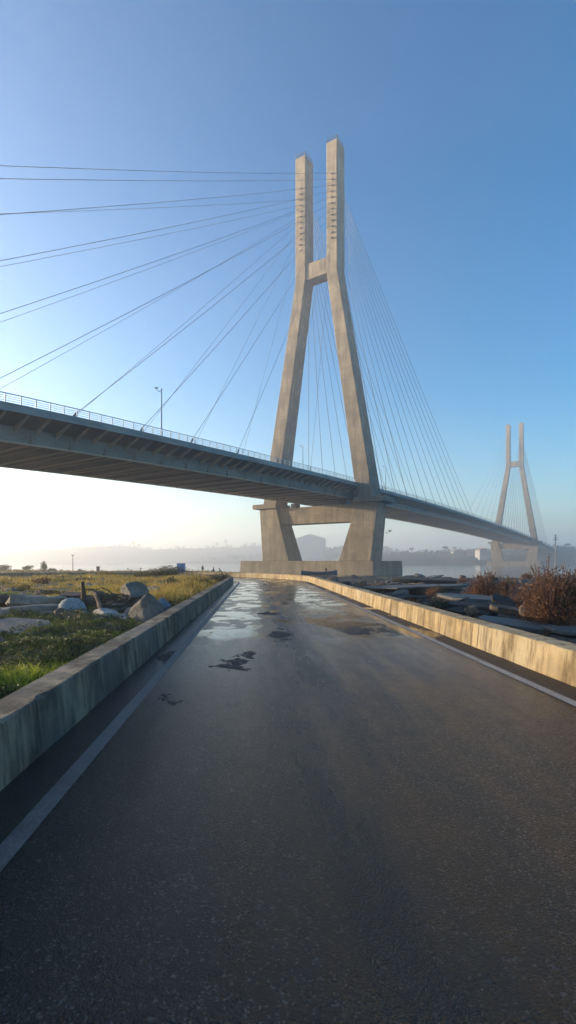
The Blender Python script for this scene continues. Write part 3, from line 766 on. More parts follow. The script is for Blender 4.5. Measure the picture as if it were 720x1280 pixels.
def scatter(n,y0,y1,latmax,seed,pw=1.5):
    r=np.random.default_rng(seed)
    y=y0+(y1-y0)*r.random(n)**pw
    xl=-.70*y-2; xr=-.0609*y-2.3
    x=xl+(xr-xl)*r.random(n)
    return x,y,r
# green grass near the wall
x,y,r=scatter(80000,4.2,24,0,1,1.25)
lat=latof(x,y); d=fbm(x*.9,y*.9,21); k=(lat<-2.25)&(r.random(len(x))<sstep(.38,.55,d)*.9+.12); x,y,d=x[k],y[k],d[k]
h=(.02+.075*sstep(.4,.7,d)*np.random.default_rng(2).uniform(.3,1.5,len(x)))
blades('grass',x,y,height(x,y),h,.010+.0006*y,.7,M['grass'],3)
# low leafy ground cover in clumps
x,y,r=scatter(190000,4.2,19,0,16,1.2)
c1=fbm(x*1.6,y*1.6,61,3); c2=fbm(x*4.5,y*4.5,63,2); lum=sstep(.42,.66,c1)*.16+sstep(.45,.7,c2)*.07
k=(latof(x,y)<-2.28)&(r.random(len(x))<sstep(.36,.5,c1*.6+c2*.4)*.95+.03); x,y,lum=x[k],y[k],lum[k]; n=len(x)
Pc=np.stack([x,y,height(x,y)+lum*r.uniform(.5,1.05,n)+.01],1)
a=r.normal(0,1,(n,3)); a[:,2]*=.6; a/=np.linalg.norm(a,axis=1)[:,None]; b=np.cross(a,r.normal(0,1,(n,3))); b/=np.linalg.norm(b,axis=1)[:,None]
sz=((.011+.0007*y)*r.uniform(.5,1.5,n))[:,None]; a*=sz; b*=sz*.6
o=mesh_obj('ground_cover',np.stack([Pc-a,Pc-b,Pc+a,Pc+b],1).reshape(-1,3),np.arange(n*4).reshape(n,4),M['cover']); o['kind']='stuff'
at=o.data.attributes.new('rnd','FLOAT','POINT'); at.data.foreach_set('value',np.repeat(r.uniform(0,1,n),4).astype(np.float32))
# ochre/yellow grass mid field
x,y,r=scatter(110000,16,75,0,4,1.2)
lat=latof(x,y); d=fbm(x*.25,y*.25,31); d2=fbm(x*1.1,y*1.1,33); k=(lat<-2.4)&(r.random(len(x))<sstep(.44,.58,d*.5+d2*.5)); x,y,d=x[k],y[k],d[k]
rv=np.random.default_rng(6).uniform(.4,1.5,len(x))
near=sstep(-9,-3,latof(x,y))*sstep(60,30,y)
h=(.08+.16*sstep(.42,.65,d)+.18*near)*rv
blades('dry_grass',x,y,height(x,y),h,.016+.0012*y,.6,M['drygrass'],7)
# far scrub
x,y,r=scatter(70000,50,135,0,8,1.0)
lat=latof(x,y); d=fbm(x*.12,y*.12,41); z=height(x,y); k=((lat<-2.6)|(lat>5.5))&(z>WZ+.35)&(r.random(len(x))<sstep(.38,.58,d)); x,y,z=x[k],y[k],z[k]
h=.10+.30*np.random.default_rng(9).random(len(x))**2
blades('scrub',x,y,z,h,.10+.0012*y,.5,M['fargrass'],10)
# weeds right side behind wall
r=np.random.default_rng(12); n=26000
s_=8+44*r.random(n)**1.2; lt=4.7+r.random(n)**1.4*(1.5+s_*.42); x=s_*ux+lt*rx; y=s_*uy+lt*ry
d=fbm(x*.8,y*.8,51); k=(d>.5)&(latof(x,y)>4.6); x,y=x[k],y[k]
blades('dry_weeds',x,y,height(x,y),.06+.22*np.random.default_rng(13).random(len(x))**2,.012+.0007*y,.7,M['redleaf'],14)
# tall tuft at the wall, left foreground
def tuft(name,px,py,n,hh,spread,mat,label,cat,seed,z=.02):
    p=G(px,py,z); r=np.random.default_rng(seed)
    x=p.x+r.normal(0,spread,n); y=p.y+r.normal(0,spread,n)
    root=blades(name,x,y,np.full(n,Hf(p.x,p.y)-.02),hh*r.uniform(.45,1.1,n),.012+.0006*p.y,.6,mat,seed+1,kind=None,org=(p.x,p.y,0)); root.location=(p.x,p.y,0)
    tag(root,label,cat); return root
tuft('grass_tuft',12,866,1500,.26,.20,M['limegrass'],'bright yellow-green grass tuft by the wall nearest the camera at the left edge','grass tuft',60)
tuft('grass_tuft',50,850,1200,.16,.24,M['limegrass'],'low green tuft behind the wall beside the bright yellow-green one','grass tuft',62)

def leaf_cloud(n,cx,rad,r,size,flat=1.0,lumps=7):
    """leaf quads scattered in uneven lumps"""
    L=r.normal(0,1,(lumps,3)); L/=np.linalg.norm(L,axis=1)[:,None]; L*=r.uniform(.25,.75,(lumps,1)); L[:,2]=np.abs(L[:,2])*.9-.15
    lr=r.uniform(.28,.55,lumps)
    i=r.integers(0,lumps,n); P=r.normal(0,1,(n,3)); P/=np.linalg.norm(P,axis=1)[:,None]; P*=(r.random((n,1))**.45)
    P=L[i]+P*lr[i][:,None]
    P=P*np.array(rad)+np.array(cx)
    a=r.normal(0,1,(n,3)); a/=np.linalg.norm(a,axis=1)[:,None]; b=np.cross(a,r.normal(0,1,(n,3))); b/=np.linalg.norm(b,axis=1)[:,None]
    sz=size*r.uniform(.5,1.4,(n,1)); a*=sz; b*=sz*.5
    v=np.stack([P-a,P-b,P+a,P+b],1).reshape(-1,3)
    f=np.arange(n*4).reshape(n,4)
    return v,f
def shrub(name,loc,rad,n,size,mat,label,seed,cat='shrub',twigs=0,twig_h=None,group=None,lumps=8,trunk=False):
    r=np.random.default_rng(seed); root=empty(name,loc); tag(root,label,cat,group)
    v,f=leaf_cloud(n,(0,0,rad[2]*.62),rad,r,size,lumps=lumps)
    if twigs:
        # extra leaves on the shoots
        pass
    m=MB(); lv=[]
    for k in range(max(twigs,5)):
        a=r.uniform(0,2*math.pi); e=r.uniform(.2,.95) if twigs else r.uniform(.2,.6)
        h=(twig_h or rad[2])*r.uniform(.6,1.05)
        tip=Vector((math.cos(a)*rad[0]*e,math.sin(a)*rad[1]*e,h*(1-.35*e*e)))
        mid=Vector((tip.x*.45+r.normal(0,.05)*rad[0],tip.y*.45,tip.z*.5)); 
        w=rad[2]*.012 if twigs else rad[2]*.03
        m.tube([Vector((r.normal(0,.06)*rad[0],r.normal(0,.06)*rad[1],-.1)),mid,tip],[w*1.6,w,w*.35],5)
        if twigs:
            for t in r.uniform(.35,1,22): lv.append((mid.lerp(tip,(t-.35)/.65)))
            for q in range(3):
                b=mid.lerp(tip,r.uniform(.2,.8)); e2=b+Vector((r.normal(0,.12)*rad[0],r.normal(0,.12)*rad[1],abs(r.normal(.16,.08))*rad[2]))
                m.tube([b,e2],[w*.6,w*.25],4)
                for t in r.uniform(.2,1,8): lv.append(b.lerp(e2,t))
    m.build('stem',M['twig'],root)
    if lv:
        P=np.array([tuple(p) for p in lv])+r.normal(0,.02,(len(lv),3)); k=len(P)
        a=r.normal(0,1,(k,3)); a/=np.linalg.norm(a,axis=1)[:,None]; b=np.cross(a,r.normal(0,1,(k,3))); b/=np.linalg.norm(b,axis=1)[:,None]
        sz=size*.8*r.uniform(.4,1.2,(k,1)); a*=sz;b*=sz*.5
        v2=np.stack([P-a,P-b,P+a,P+b],1).reshape(-1,3); f2=np.arange(k*4).reshape(k,4)+len(v); v=np.concatenate([v,v2]); f=np.concatenate([f,f2])
    o=mesh_obj('foliage',v,f,mat,root)
    at=o.data.attributes.new('rnd','FLOAT','POINT'); at.data.foreach_set('value',np.repeat(r.uniform(0,1,len(f)),4).astype(np.float32))
    return root
def gz(p,dzz=0): return (p.x,p.y,Hf(p.x,p.y)+dzz)
# russet bushes on the right
p=D(692,15.5); shrub('russet_bush',gz(p,-.05),(1.5,1.1,1.35),5600,.034,M['redleaf'],'large russet bush with bare twigs at the right edge behind the parapet',90,'bush',110,2.35,lumps=26)
p=D(742,16.0); shrub('russet_bush',gz(p,-.05),(1.2,1.,1.25),3200,.034,M['redleaf'],'russet bush cut off by the right edge of the picture',94,'bush',60,2.2,lumps=16)
p=D(652,19.5); shrub('russet_bush',gz(p,.0),(1.0,.8,.95),3600,.036,M['redleaf'],'low russet bush just left of the large one',98,'bush',18,1.2,lumps=9)
p=D(608,27.0); shrub('russet_bush',gz(p,-.05),(1.05,.8,1.1),2200,.042,M['redleaf'],'twiggy orange-brown bush standing behind the broad grey slab',92,'bush',60,2.1,lumps=9)
p=D(632,29.5); shrub('russet_bush',gz(p,-.05),(.8,.6,.95),2000,.045,M['redleaf'],'smaller orange-brown bush right of the twiggy one behind the slab',96,'bush',18,1.5,lumps=7)
p=D(582,42); shrub('russet_bush',gz(p),(1.2,.8,.6),1200,.06,M['redleaf'],'low dark brown bush by the shore left of the twiggy orange bush',99,'bush',10,.8,lumps=7)
rr=random.Random(31)
for k in range(26):
    yy=rr.uniform(14,62); px=rr.uniform(500,745); x=(px-360)*yy/F
    if float(latof(x,yy))<5.2: continue
    h=rr.uniform(.3,.75); shrub('scrub_bush',(x,yy,Hf(x,yy)-.04),(h*1.1,h,h),int(700*h/.5),.03+.0006*yy,M['redleaf'] if rr.random()<.7 else M['olive'],'small russet scrub plant growing between the broken slabs right of the road',700+k,'bush',9,h*1.7,'scrub between the slabs right of the road',5)
for k in range(44):
    yy=20+75*rr.random()**1.3; px=rr.uniform(-10,290); x=(px-360)*yy/F
    if float(latof(x,yy))>-3.: continue
    h=rr.uniform(.14,.34)*(1+yy/90); shrub('scrub_bush',(x,yy,Hf(x,yy)-.04),(h*rr.uniform(1.5,3.2),h*1.3,h),420,.03+.0009*yy,rr.choice([M['olive'],M['olive'],M['yellowleaf'],M['redleaf']]),'low scrub cushion in the grass of the left field',750+k,'bush',0,None,'scrub cushions in the left field',5)
# shrubs of the left field
p=D(208,44); shrub('olive_shrub',gz(p,-.05),(2.3,1.3,.85),5200,.055,M['olive'],'wide dark olive shrub left of the blue cabinet in the field',110,lumps=12)
p=D(184,46); shrub('olive_shrub',gz(p,-.05),(1.6,1.1,.65),2400,.055,M['olive'],'paler low shrub at the left end of the wide olive shrub',112,lumps=8)
p=D(217,27.5); shrub('olive_shrub',gz(p,-.05),(.62,.5,.48),1800,.035,M['olive'],'round dark shrub among ochre grass midway along the left wall',111,lumps=7)
p=D(272,36); shrub('olive_shrub',gz(p,-.05),(1.15,.8,.62),2400,.045,M['olive'],'dark shrub against the far end of the left wall',113,lumps=8)
p=D(252,29); shrub('ochre_shrub',gz(p,-.05),(.9,.8,.55),2600,.035,M['yellowleaf'],'bright ochre shrub beside the left wall in front of the dark one',114,lumps=9)
p=D(238,23.5); shrub('ochre_shrub',gz(p,-.05),(.72,.6,.45),2200,.03,M['yellowleaf'],'nearer ochre shrub beside the left wall, above the blue-grey rock',115,lumps=9)
p=D(176,24); shrub('ochre_shrub',gz(p,-.05),(.8,.6,.4),1500,.032,M['yellowleaf'],'low orange-yellow shrub right behind the mossy boulder',116,lumps=8)
for k,(px,yy,rx_,rz2) in enumerate([(4,104,3.2,1.5),(36,112,1.8,1.),(55,108,1.0,1.6),(66,116,1.2,.8),(78,118,1.,.8),(102,118,1.2,1.0),(150,122,1.6,.6)]):
    p=D(px,yy); shrub('hedge_shrub',gz(p,-.1),(rx_,1.1,rz2),700,.14,M['olive'],['bushy shrub on the rise at the far left edge of the field','low shrub on the left skyline beside the leftmost one','tall narrow shrub on the left skyline','small round shrub just right of the tall narrow one','small shrub left of the thin pole on the skyline','small shrub on the skyline right of the thin pole','faint low shrub on the far shore edge below the stakes'][k],120+k,lumps=6)

# ------------------------------------------------------------------ small things on the left
p=D(91,112); z0=Hf(p.x,p.y); r=empty('pole_light',(p.x,p.y,z0)); tag(r,'thin pole with a small head on the left skyline','pole')
h=(HY-694.5)*112/F+EYE-z0
MB().tube([(0,0,-.2),(0,0,h)],[.10,.07],6).build('pole',M['dark'],r); MB().box(-.28,.28,-.12,.12,h,h+.16).build('lamp_head',M['dark'],r)
p=D(122.5,100); z0=Hf(p.x,p.y); r=empty('marker_pillar',(p.x,p.y,z0)); tag(r,'short dark stone pillar with a wider cap on the left skyline','pillar')
h=(HY-708)*100/F+EYE-z0
MB().box(-.24,.24,-.24,.24,-.2,h-.18).build('shaft',M['slab_dark'],r,bevel=.02); MB().box(-.32,.32,-.32,.32,h-.18,h).build('cap',M['slab_dark'],r,bevel=.02)
# blue cabinet
p=D(226.4,66); z0=Hf(p.x,p.y)-.02; h=EYE-z0-(704.2-HY)*66/F; w=10.0*66/F
r=empty('blue_cabinet',(p.x,p.y,z0),R(8)); tag(r,'upright bright blue cabinet standing alone in the left field near the water','cabinet')
MB().box(-w/2,w/2,-.3,.3,.06,h-.05).build('body',M['blue'],r,bevel=.02)
MB().box(-w/2-.04,w/2+.04,-.34,.34,h-.05,h).build('lid',M['dark'],r); MB().box(-w/2+.05,w/2-.05,-.25,.25,-.2,.06).build('plinth',M['slab_dark'],r)
MB().box(-w/2+.07,w/2-.07,-.325,-.302,.16,h-.14).build('door',M['blue'],r,bevel=.01); MB().box(w/2-.2,w/2-.14,-.36,-.326,h*.45,h*.6).build('handle',M['dark'],r)
# stakes in the water
for px,yy,hh,lab in ((160,172,1.15,'tiny dark stake in the water, left of the cross-shaped one'),(176,168,1.35,'tiny dark stake with a crossbar standing in the water')):
    p=D(px,yy); m=MB().tube([(0,0,-1.2),(0,0,hh)],.14,6)
    if px==176: m.box(-.6,.6,-.08,.08,hh-.35,hh-.15)
    else: m.box(-.45,.25,-.08,.08,hh-.45,hh-.2)
    o=m.build('mooring_stake',M['dark'],None); o.location=(p.x,p.y,WZ+.1); tag(o,lab,'stake')

# people (skinned figures)
def figure(joints,edges,radii,loc,label,rz=0,skin_from=None):
    me=bpy.data.meshes.new('person'); me.from_pydata(joints,edges,[]); o=bpy.data.objects.new('person',me); col.objects.link(o)
    sk=o.modifiers.new('skin','SKIN'); 
    for i,rr_ in enumerate(radii): me.skin_vertices[0].data[i].radius=(rr_,rr_)
    me.skin_vertices[0].data[0].use_root=True
    sb=o.modifiers.new('sub','SUBSURF'); sb.levels=2; sb.render_levels=2
    dg=bpy.context.evaluated_depsgraph_get(); dg.update(); me2=bpy.data.meshes.new_from_object(o.evaluated_get(dg))
    me2.materials.clear(); me2.materials.append(M['cloth']); me2.materials.append(M['skin'])
    for p_ in me2.polygons:
        p_.use_smooth=True; p_.material_index=0
    o.modifiers.clear(); o.data=me2; o.location=loc; o.rotation_euler=(0,0,rz); tag(o,label,'person'); return o
def head_parts(o,hp,rad,rz=0):
    # hair cap
    bm=bmesh.new(); bmesh.ops.create_icosphere(bm,subdivisions=2,radius=rad)
    me=bpy.data.meshes.new('hair'); bm.to_mesh(me); bm.free(); me.materials.append(M['dark'])
    h=bpy.data.objects.new('hair',me); col.objects.link(h); h.parent=o; h.location=(hp[0],hp[1]+.015,hp[2]+.03); h.scale=(.98,1.02,1.05)
E_=[(0,1),(1,2),(2,3),(3,4),(1,5),(5,6),(6,7),(7,8),(1,5),(2,9),(9,10),(10,11),(2,12),(12,13),(13,14),(0,15),(15,16),(16,17),(17,18),(0,19),(19,20),(20,21),(21,22)]
def person(kind,loc,label,rz):
    if kind=='stand':
        J=[(0,0,.95),(0,0,1.2),(0,0,1.42),(0,0,1.52),(0,-.02,1.66), (0,0,1.3),(0,.01,1.25),(0,.01,1.22),(0,.01,1.2),
           (-.19,0,1.4),(-.24,.02,1.12),(-.22,-.08,.88),(.19,0,1.4),(.24,.02,1.12),(.22,-.08,.88),
           (-.1,0,.88),(-.11,-.02,.48),(-.12,.03,.08),(-.13,-.13,.03),(.1,0,.88),(.12,.0,.48),(.13,.04,.08),(.14,-.12,.03)]
    elif kind=='sit':
        J=[(0,0,.28),(0,.02,.52),(0,-.03,.74),(0,-.05,.84),(0,-.08,.98), (0,0,.6),(0,.01,.58),(0,.01,.56),(0,.01,.55),
           (-.19,-.03,.72),(-.24,-.16,.5),(-.12,-.4,.48),(.19,-.03,.72),(.24,-.16,.5),(.12,-.4,.48),
           (-.1,-.05,.24),(-.14,-.42,.5),(-.13,-.55,.1),(-.13,-.7,.04),(.1,-.05,.24),(.14,-.42,.5),(.13,-.55,.1),(.13,-.7,.04)]
    else:   # bending over while kneeling
        J=[(0,0,.52),(0,-.1,.74),(0,-.22,.92),(0,-.28,1.0),(0,-.36,1.1), (0,-.12,.8),(0,-.12,.78),(0,-.12,.77),(0,-.12,.76),
           (-.19,-.22,.9),(-.24,-.34,.62),(-.2,-.55,.5),(.19,-.22,.9),(.24,-.34,.62),(.2,-.55,.5),
           (-.1,0,.46),(-.14,-.35,.42),(-.13,-.3,.08),(-.13,-.44,.04),(.1,0,.46),(.12,-.1,.1),(.12,.28,.08),(.12,.38,.06)]
    # drop the duplicate inner-chest vertices from the graph
    keep=[0,1,2,3,4,9,10,11,12,13,14,15,16,17,18,19,20,21,22]; idx={k:i for i,k in enumerate(keep)}
    JJ=[J[k] for k in keep]; RR={0:.15,1:.145,2:.14,3:.055,4:.105,9:.065,10:.048,11:.038,12:.065,13:.048,14:.038,15:.09,16:.065,17:.05,18:.045,19:.09,20:.065,21:.05,22:.045}
    EE=[(0,1),(1,2),(2,3),(3,4),(2,9),(9,10),(10,11),(2,12),(12,13),(13,14),(0,15),(15,16),(16,17),(17,18),(0,19),(19,20),(20,21),(21,22)]
    o=figure(JJ,[(idx[a],idx[b]) for a,b in EE],[RR[k] for k in keep],loc,label,rz)
    head_parts(o,J[4],.115); return o
for kind,px,lab,rz in (('stand',253.2,'person in dark clothes standing at the water edge, left of the two seated ones',R(170)),('sit',267.2,'person in dark clothes sitting low facing the water, middle of three',R(250)),('kneel',276.4,'person in dark clothes leaning forward at the shore, rightmost of three',R(265))):
    p=D(px,104); o=person(kind,(p.x,p.y,Hf(p.x,p.y)),lab,rz)
    if kind!='stand': o.scale=(1.15,1.15,1.15)

# moored dark-blue boat behind the parapet
def boat():
    p=D(399,80); zb=-.62
    r=empty('rowing_boat',(p.x,p.y,zb),R(-2)); tag(r,'long dark blue boat drawn up behind the parapet in front of the tower base','boat')
    L=5.8; n=17; outer=[];secs=[]
    for i in range(n):
        t=i/(n-1); x=(t-.5)*L; w=.72*math.sin(math.pi*min(1,(t*.86+.12)))**.6+.03; sh=.55+.22*(2*t-1)**2+(.10 if t>.9 else 0)
        secs.append([(x,-w,sh),(x,-w*.82,.25),(x,-w*.35,.02),(x,w*.35,.02),(x,w*.82,.25),(x,w,sh),(x,w-.07,sh),(x,w*.7,.26),(x,-w*.7,.26),(x,-w+.07,sh)])
    MB().loft(secs).build('hull',M['boatblue'],r)
    for x in (-1.2,.4,1.6): MB().box(x-.14,x+.14,-.6,.6,.44,.49).build('thwart',M['wood'],r)
    g=[]
    for sd in (-1,1):
        MB().tube([(s_[0][0],sd*abs(s_[0][1]),s_[0][2]+.02) for s_ in secs],.045,6).build('gunwale',M['rock_blue'],r)
boat()
p=D(407.3,84); m=MB().tube([(0,0,-.3),(0,0,.85),(0,0,.95),(0,0,1.25),(0,0,1.32)],[.10,.10,.17,.17,.08],9); o=m.build('mooring_post',M['rust'],None); o.location=(p.x,p.y,Hf(p.x,p.y)); 
o.location.z=EYE-(710-HY)*84/F-1.32; tag(o,'short dark mooring post with a thick head behind the blue boat','post')

# birds under the deck
def bird(px,py,yy,sc,rz,label,roll):
    p=D(px,yy,EYE+(HY-py)*yy/F); r=empty('bird',p,rz); tag(r,label,'bird')
    m=MB(); m.tube([(0,-.28,0),(0,-.22,.02),(0,-.08,.02),(0,.1,.0),(0,.24,-.01),(0,.36,-.01)],[.015,.05,.09,.08,.03,.01],8); m.build('body',M['feather'],r,smooth=True)
    for sd in (-1,1):
        w=MB(); w.loft([[(sd*.05,-.1,.04),(sd*.05,.12,.04),(sd*.05,.12,.02),(sd*.05,-.1,.02)],[(sd*.3,-.14,.04+.2*roll),(sd*.3,.08,.04+.2*roll),(sd*.3,.08,.025+.2*roll),(sd*.3,-.14,.025+.2*roll)],[(sd*.62,-.02,.02+.1*roll),(sd*.62,.06,.02+.1*roll),(sd*.62,.06,.012+.1*roll),(sd*.62,-.02,.012+.1*roll)]]); w.build('wing',M['feather'],r)
    t=MB(); t.loft([[(-.03,.3,0),(.03,.3,0),(.03,.3,.01),(-.03,.3,.01)],[(-.09,.46,0),(.09,.46,0),(.09,.46,.01),(-.09,.46,.01)]]); t.build('tail',M['feather'],r)
    r.scale=(sc,sc,sc)
bird(487.2,664.5,100,1.1,R(40),'dark bird flying under the deck right of the near tower, larger of two',1.4)
bird(483.5,666,104,.75,R(75),'small dark bird flying just left of the larger bird',-.8)

# ------------------------------------------------------------------ far shore
def hill(name,xa,xb,yc,dep,prof,seed,base=WZ-.5,rough=.18):
    nx,ny=180,28; v=[]
    xs=np.linspace(xa,xb,nx); ys=np.linspace(-1,1,ny)
    X,Yn=np.meshgrid(xs,ys); Hh=np.interp(X,[p[0] for p in prof],[p[1] for p in prof])
    n=fbm(X*.02,Yn*3+seed,seed)-.5; n2=fbm(X*.12,Yn*9,seed+3,3)-.5
    Z=base+(Hh*(1+n*rough*2)+n2*Hh*.12)*np.sqrt(np.clip(1-Yn**2,0,1))**.8
    V=np.stack([X.ravel(),(yc+Yn*dep+ (fbm(X*.01,Yn*0,seed+5)-.5)*40).ravel(),Z.ravel()],1)
    i=np.arange(nx*ny).reshape(ny,nx); f=np.stack([i[:-1,:-1].ravel(),i[:-1,1:].ravel(),i[1:,1:].ravel(),i[1:,:-1].ravel()],1)
    o=mesh_obj(name,V,f,M['hill'],smooth=True); o['kind']='structure'; return V.reshape(ny,nx,3)
hr=hill('hill',60,1100,740,130,[(60,2),(85,15),(130,16),(160,17),(220,18),(260,20),(330,26),(420,24),(600,30),(900,22),(1100,2)],5)
hl=hill('hill',-1500,160,1500,260,[(-1500,5),(-1100,40),(-780,30),(-650,42),(-480,50),(-400,40),(-250,43),(-120,50),(40,42),(160,3)],9)
hm=hill('hill',-250,330,1120,150,[(-250,2),(-150,9),(0,16),(60,30),(130,36),(200,34),(330,3)],13)
# woodland on the right hill: one far wood
def wood(V,n,seed,name,sz,zmin):
    r=np.random.default_rng(seed); ny,nx,_=V.shape; vs=[];fs=[];b=0
    for k in range(n):
        i=r.integers(2,ny//2+3); j=r.integers(3,nx-3); c=V[i,j].copy()
        if c[2]<zmin: continue
        s=sz*r.uniform(.5,1.3); v,f=leaf_cloud(60,(0,0,s*.7),(s*.8,s*.8,s),r,s*.22,lumps=5)
        vs.append(v+c+np.array([r.normal(0,3),r.normal(0,3),-.3])); fs.append(f+b); b+=len(v)
    v=np.concatenate(vs); f=np.concatenate(fs); o=mesh_obj(name,v,f,M['farleaf']); o['kind']='stuff'
    at=o.data.attributes.new('rnd','FLOAT','POINT'); at.data.foreach_set('value',np.repeat(r.uniform(0,1,len(f)),4).astype(np.float32))
wood(hr,900,3,'far_wood',2.5,2.)
wood(hm,260,4,'far_wood',5.,3.)
wood(hl,300,5,'far_wood',6.,10.)
def tree(name,loc,h,w,label,seed,group=None):
    r=np.random.default_rng(seed); root=empty(name,loc); tag(root,label,'tree',group)
    MB().tube([(0,0,-1),(0,0,h*.4),(w*.05,0,h*.8)],[w*.08,w*.06,w*.02],6).build('trunk',M['twig'],root)
    v,f=leaf_cloud(500,(0,0,h*.68),(w*.5,w*.5,h*.36),r,w*.07,lumps=8)
    o=mesh_obj('crown',v,f,M['farleaf'],root); at=o.data.attributes.new('rnd','FLOAT','POINT'); at.data.foreach_set('value',np.repeat(r.uniform(0,1,len(f)),4).astype(np.float32))
def hz(V,x,):
    j=int(np.argmin(np.abs(V[0,:,0]-x))); i=int(np.argmax(V[:,j,2])); return V[i,j]
for k,(px,V,h,w,lab) in enumerate([(165,hl,16,14,'faint pair-like tree on the crest of the far left hill'),(190,hl,13,16,'faint low tree right of the first on the far left hill'),(270,hl,18,12,'faint tall tree on the far hill above the seated people'),(283,hl,22,12,'faint tallest tree on the far hill, left of the tower base'),
    (518,hr,9,9,'dark rounded tree on the right hill crest, left of the far tower'),(541,hr,8,12,'broad dark tree on the right hill crest between near tower and white house'),(697,hr,8,9,'tree on the right hill beside the tall mast'),(566,hr,7,10,'low dark tree on the right hill crest, nearest the white house')]):
    yc=1500 if V is hl else 740; q=hz(V,(px-360)*yc/F); x=(px-360)*q[1]/F; q=hz(V,x); tree('far_tree',(q[0],q[1],q[2]-.5),h,w,lab,300+k)
# big gabled hall
yh=930; p=D(388,yh); zb=WZ; w=37*yh/F; he=EYE+(HY-675)*yh/F-zb; ha=EYE+(HY-669)*yh/F-zb
r=empty('waterfront_hall',(p.x,p.y,zb),R(-3)); tag(r,'huge pale hall with a shallow gable fading in the haze between the tower legs','building')
MB().loft([[(-w/2,y_,-1),(w/2,y_,-1),(w/2,y_,he),(0,y_,ha),(-w/2,y_,he)] for y_ in (-30,30)]).build('wall',M['hall'],r)
m=MB(); m.loft([[(-w/2-1,y_,he-.2),(0,y_,ha),(w/2+1,y_,he-.2),(w/2+1,y_,he+.8),(0,y_,ha+1.0),(-w/2-1,y_,he+.8)] for y_ in (-31.,31.)]).build('roof',M['hall'],r)
for k in range(5): MB().box(-w/2+4+k*10.5,-w/2+10+k*10.5,-30.3,-30.02,2,9).build('door',M['deck'],r)
# white house on far shore
yh=620; p=D(603,yh); zb=EYE+(HY-694)*yh/F
r=empty('white_house',(p.x,p.y,zb),R(12)); tag(r,'white two-storey house on the far right shore left of the distant tower','house')
MB().box(-7,3,-5,5,-6,6.2).build('wall',M['white'],r); MB().box(3,10,-4,5,-6,3.4).build('annexe',M['white'],r)
MB().loft([[(-7.6,y_,6.2),(-2,y_,8.8),(3.6,y_,6.2)] for y_ in (-5.5,5.5)]).build('roof',M['roofred'],r)
MB().loft([[(3.05,y_,3.4),(6.5,y_,4.8),(10.4,y_,3.4)] for y_ in (-4.4,5.4)]).build('roof',M['roofred'],r)
for wx in (-5.5,-2.8,-.1):
    for wz in (.8,3.7): MB().box(wx,wx+1.3,-5.06,-4.99,wz,wz+1.4).build('window',M['glass'],r)
for wx in (4.2,7.2): MB().box(wx,wx+1.4,-4.06,-3.99,.9,2.3).build('window',M['glass'],r)
for k,(px,yy,ww,hh,lab,up) in enumerate([(588,640,9,5,'small pale house on the far shore left of the white one',9),(570,660,11,6,'low grey house on the far shore hill, leftmost of the far houses',12),(622,625,8,4,'small low building on the far shore just right of the white house',3)]):
    p=D(px,yy); r=empty('far_house',(p.x,p.y,up-3),R(-10+15*k)); tag(r,lab,'house')
    MB().box(-ww/2,ww/2,-4,4,-5,hh).build('wall',M['hall'],r)
    MB().loft([[(-ww/2-.4,y_,hh),(0,y_,hh+2),(ww/2+.4,y_,hh)] for y_ in (-4.4,4.4)]).build('roof',M['roofred'],r)
    for wx in (-.3,.12): MB().box(wx*ww,wx*ww+1.3,-4.06,-3.99,1.2,2.6).build('window',M['glass'],r)
# tall mast on the right
yh=330; p=D(694.3,yh); zt=EYE+(HY-668)*yh/F
r=empty('navigation_mast',(p.x,p.y,WZ-.5)); tag(r,'tall thin mast with a small platform and lamp rising in the haze at the right','mast')
ht=zt-WZ+.5
MB().tube([(0,0,0),(0,0,2.),(0,0,ht-1.2)],[.9,.42,.30],8).build('pole',M['dark'],r)
MB().box(-.9,.9,-.9,.9,ht-3.6,ht-3.2).box(-.8,.8,-.8,.8,ht-2.4,ht-2.1).build('platform',M['dark'],r)
MB().tube([(0,0,ht-1.2),(0,0,ht-.6),(0,0,ht)],[.55,.55,.12],8).build('lantern',M['dark'],r)

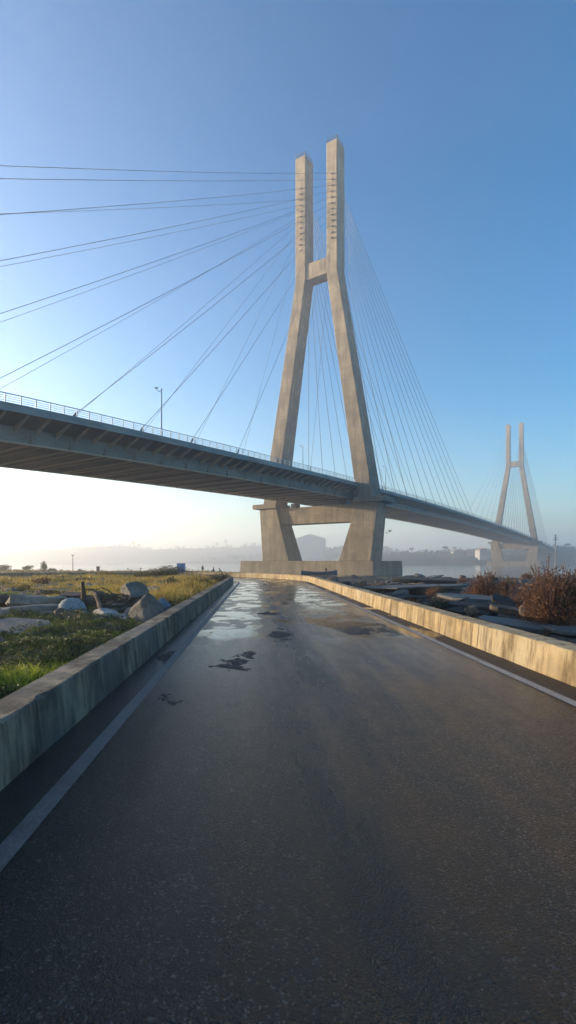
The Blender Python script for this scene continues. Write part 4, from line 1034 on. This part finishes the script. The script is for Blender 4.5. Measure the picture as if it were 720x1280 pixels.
# ------------------------------------------------------------------ haze
HD=.00122
hz_b=MB().box(-3000,3000,-700,2950,-5.2,127.5); o=hz_b.build('haze',None); o['kind']='stuff'
hm_=bpy.data.materials.new('haze'); hm_.use_nodes=True; nt=hm_.node_tree; nt.nodes.clear()
out=nt.nodes.new('ShaderNodeOutputMaterial'); pv=nt.nodes.new('ShaderNodeVolumePrincipled'); nt.links.new(pv.outputs[0],out.inputs['Volume'])
pv.inputs['Color'].default_value=(.93,.95,.98,1); pv.inputs['Density'].default_value=HD; pv.inputs['Anisotropy'].default_value=.6
o.data.materials.append(hm_); o.display_type='WIRE'

# ------------------------------------------------------------------ light
EL=7.5; AZ=-75.        # sun azimuth measured from +Y, negative = left
sd=Vector((math.cos(R(EL))*math.sin(R(AZ)),math.cos(R(EL))*math.cos(R(AZ)),math.sin(R(EL))))
sl=bpy.data.lights.new('sun','SUN'); sl.energy=5.; sl.angle=R(.5); sl.color=(1.,.78,.52)
so=bpy.data.objects.new('sun',sl); col.objects.link(so); so.rotation_euler=sd.to_track_quat('Z','Y').to_euler(); so.location=(-60,10,60)
w=bpy.data.worlds.new('World'); scene.world=w; w.use_nodes=True; nt=w.node_tree
bg=nt.nodes['Background']; sky=nt.nodes.new('ShaderNodeTexSky'); sky.sky_type='NISHITA'; sky.sun_disc=False
sky.sun_elevation=R(EL); sky.sun_rotation=R(AZ); sky.air_density=1.0; sky.dust_density=.3; sky.ozone_density=2.3; sky.altitude=0
hs=nt.nodes.new('ShaderNodeHueSaturation'); hs.inputs['Saturation'].default_value=1.4; hs.inputs['Hue'].default_value=.5; gm=nt.nodes.new('ShaderNodeGamma'); gm.inputs[1].default_value=1.2
nt.links.new(sky.outputs[0],gm.inputs[0]); nt.links.new(gm.outputs[0],hs.inputs['Color']); nt.links.new(hs.outputs[0],bg.inputs[0]); bg.inputs[1].default_value=.072

cam=bpy.data.cameras.new('camera'); co=bpy.data.objects.new('camera',cam); col.objects.link(co); scene.camera=co
co.location=(0,0,EYE); co.rotation_euler=(R(90),0,0)
cam.sensor_fit='HORIZONTAL'; cam.sensor_width=36; cam.lens=36*F/720; cam.shift_y=(HY-640)/720; cam.clip_start=.05; cam.clip_end=12000
vs=scene.view_settings; scene.display_settings.display_device='sRGB'; vs.view_transform='Standard'; vs.look='None'; vs.gamma=1.; vs.use_curve_mapping=False; vs.exposure=2.08
scene.cycles.max_bounces=8; scene.cycles.volume_bounces=1; scene.cycles.use_denoising=True
scene.cycles.volume_step_rate=1.
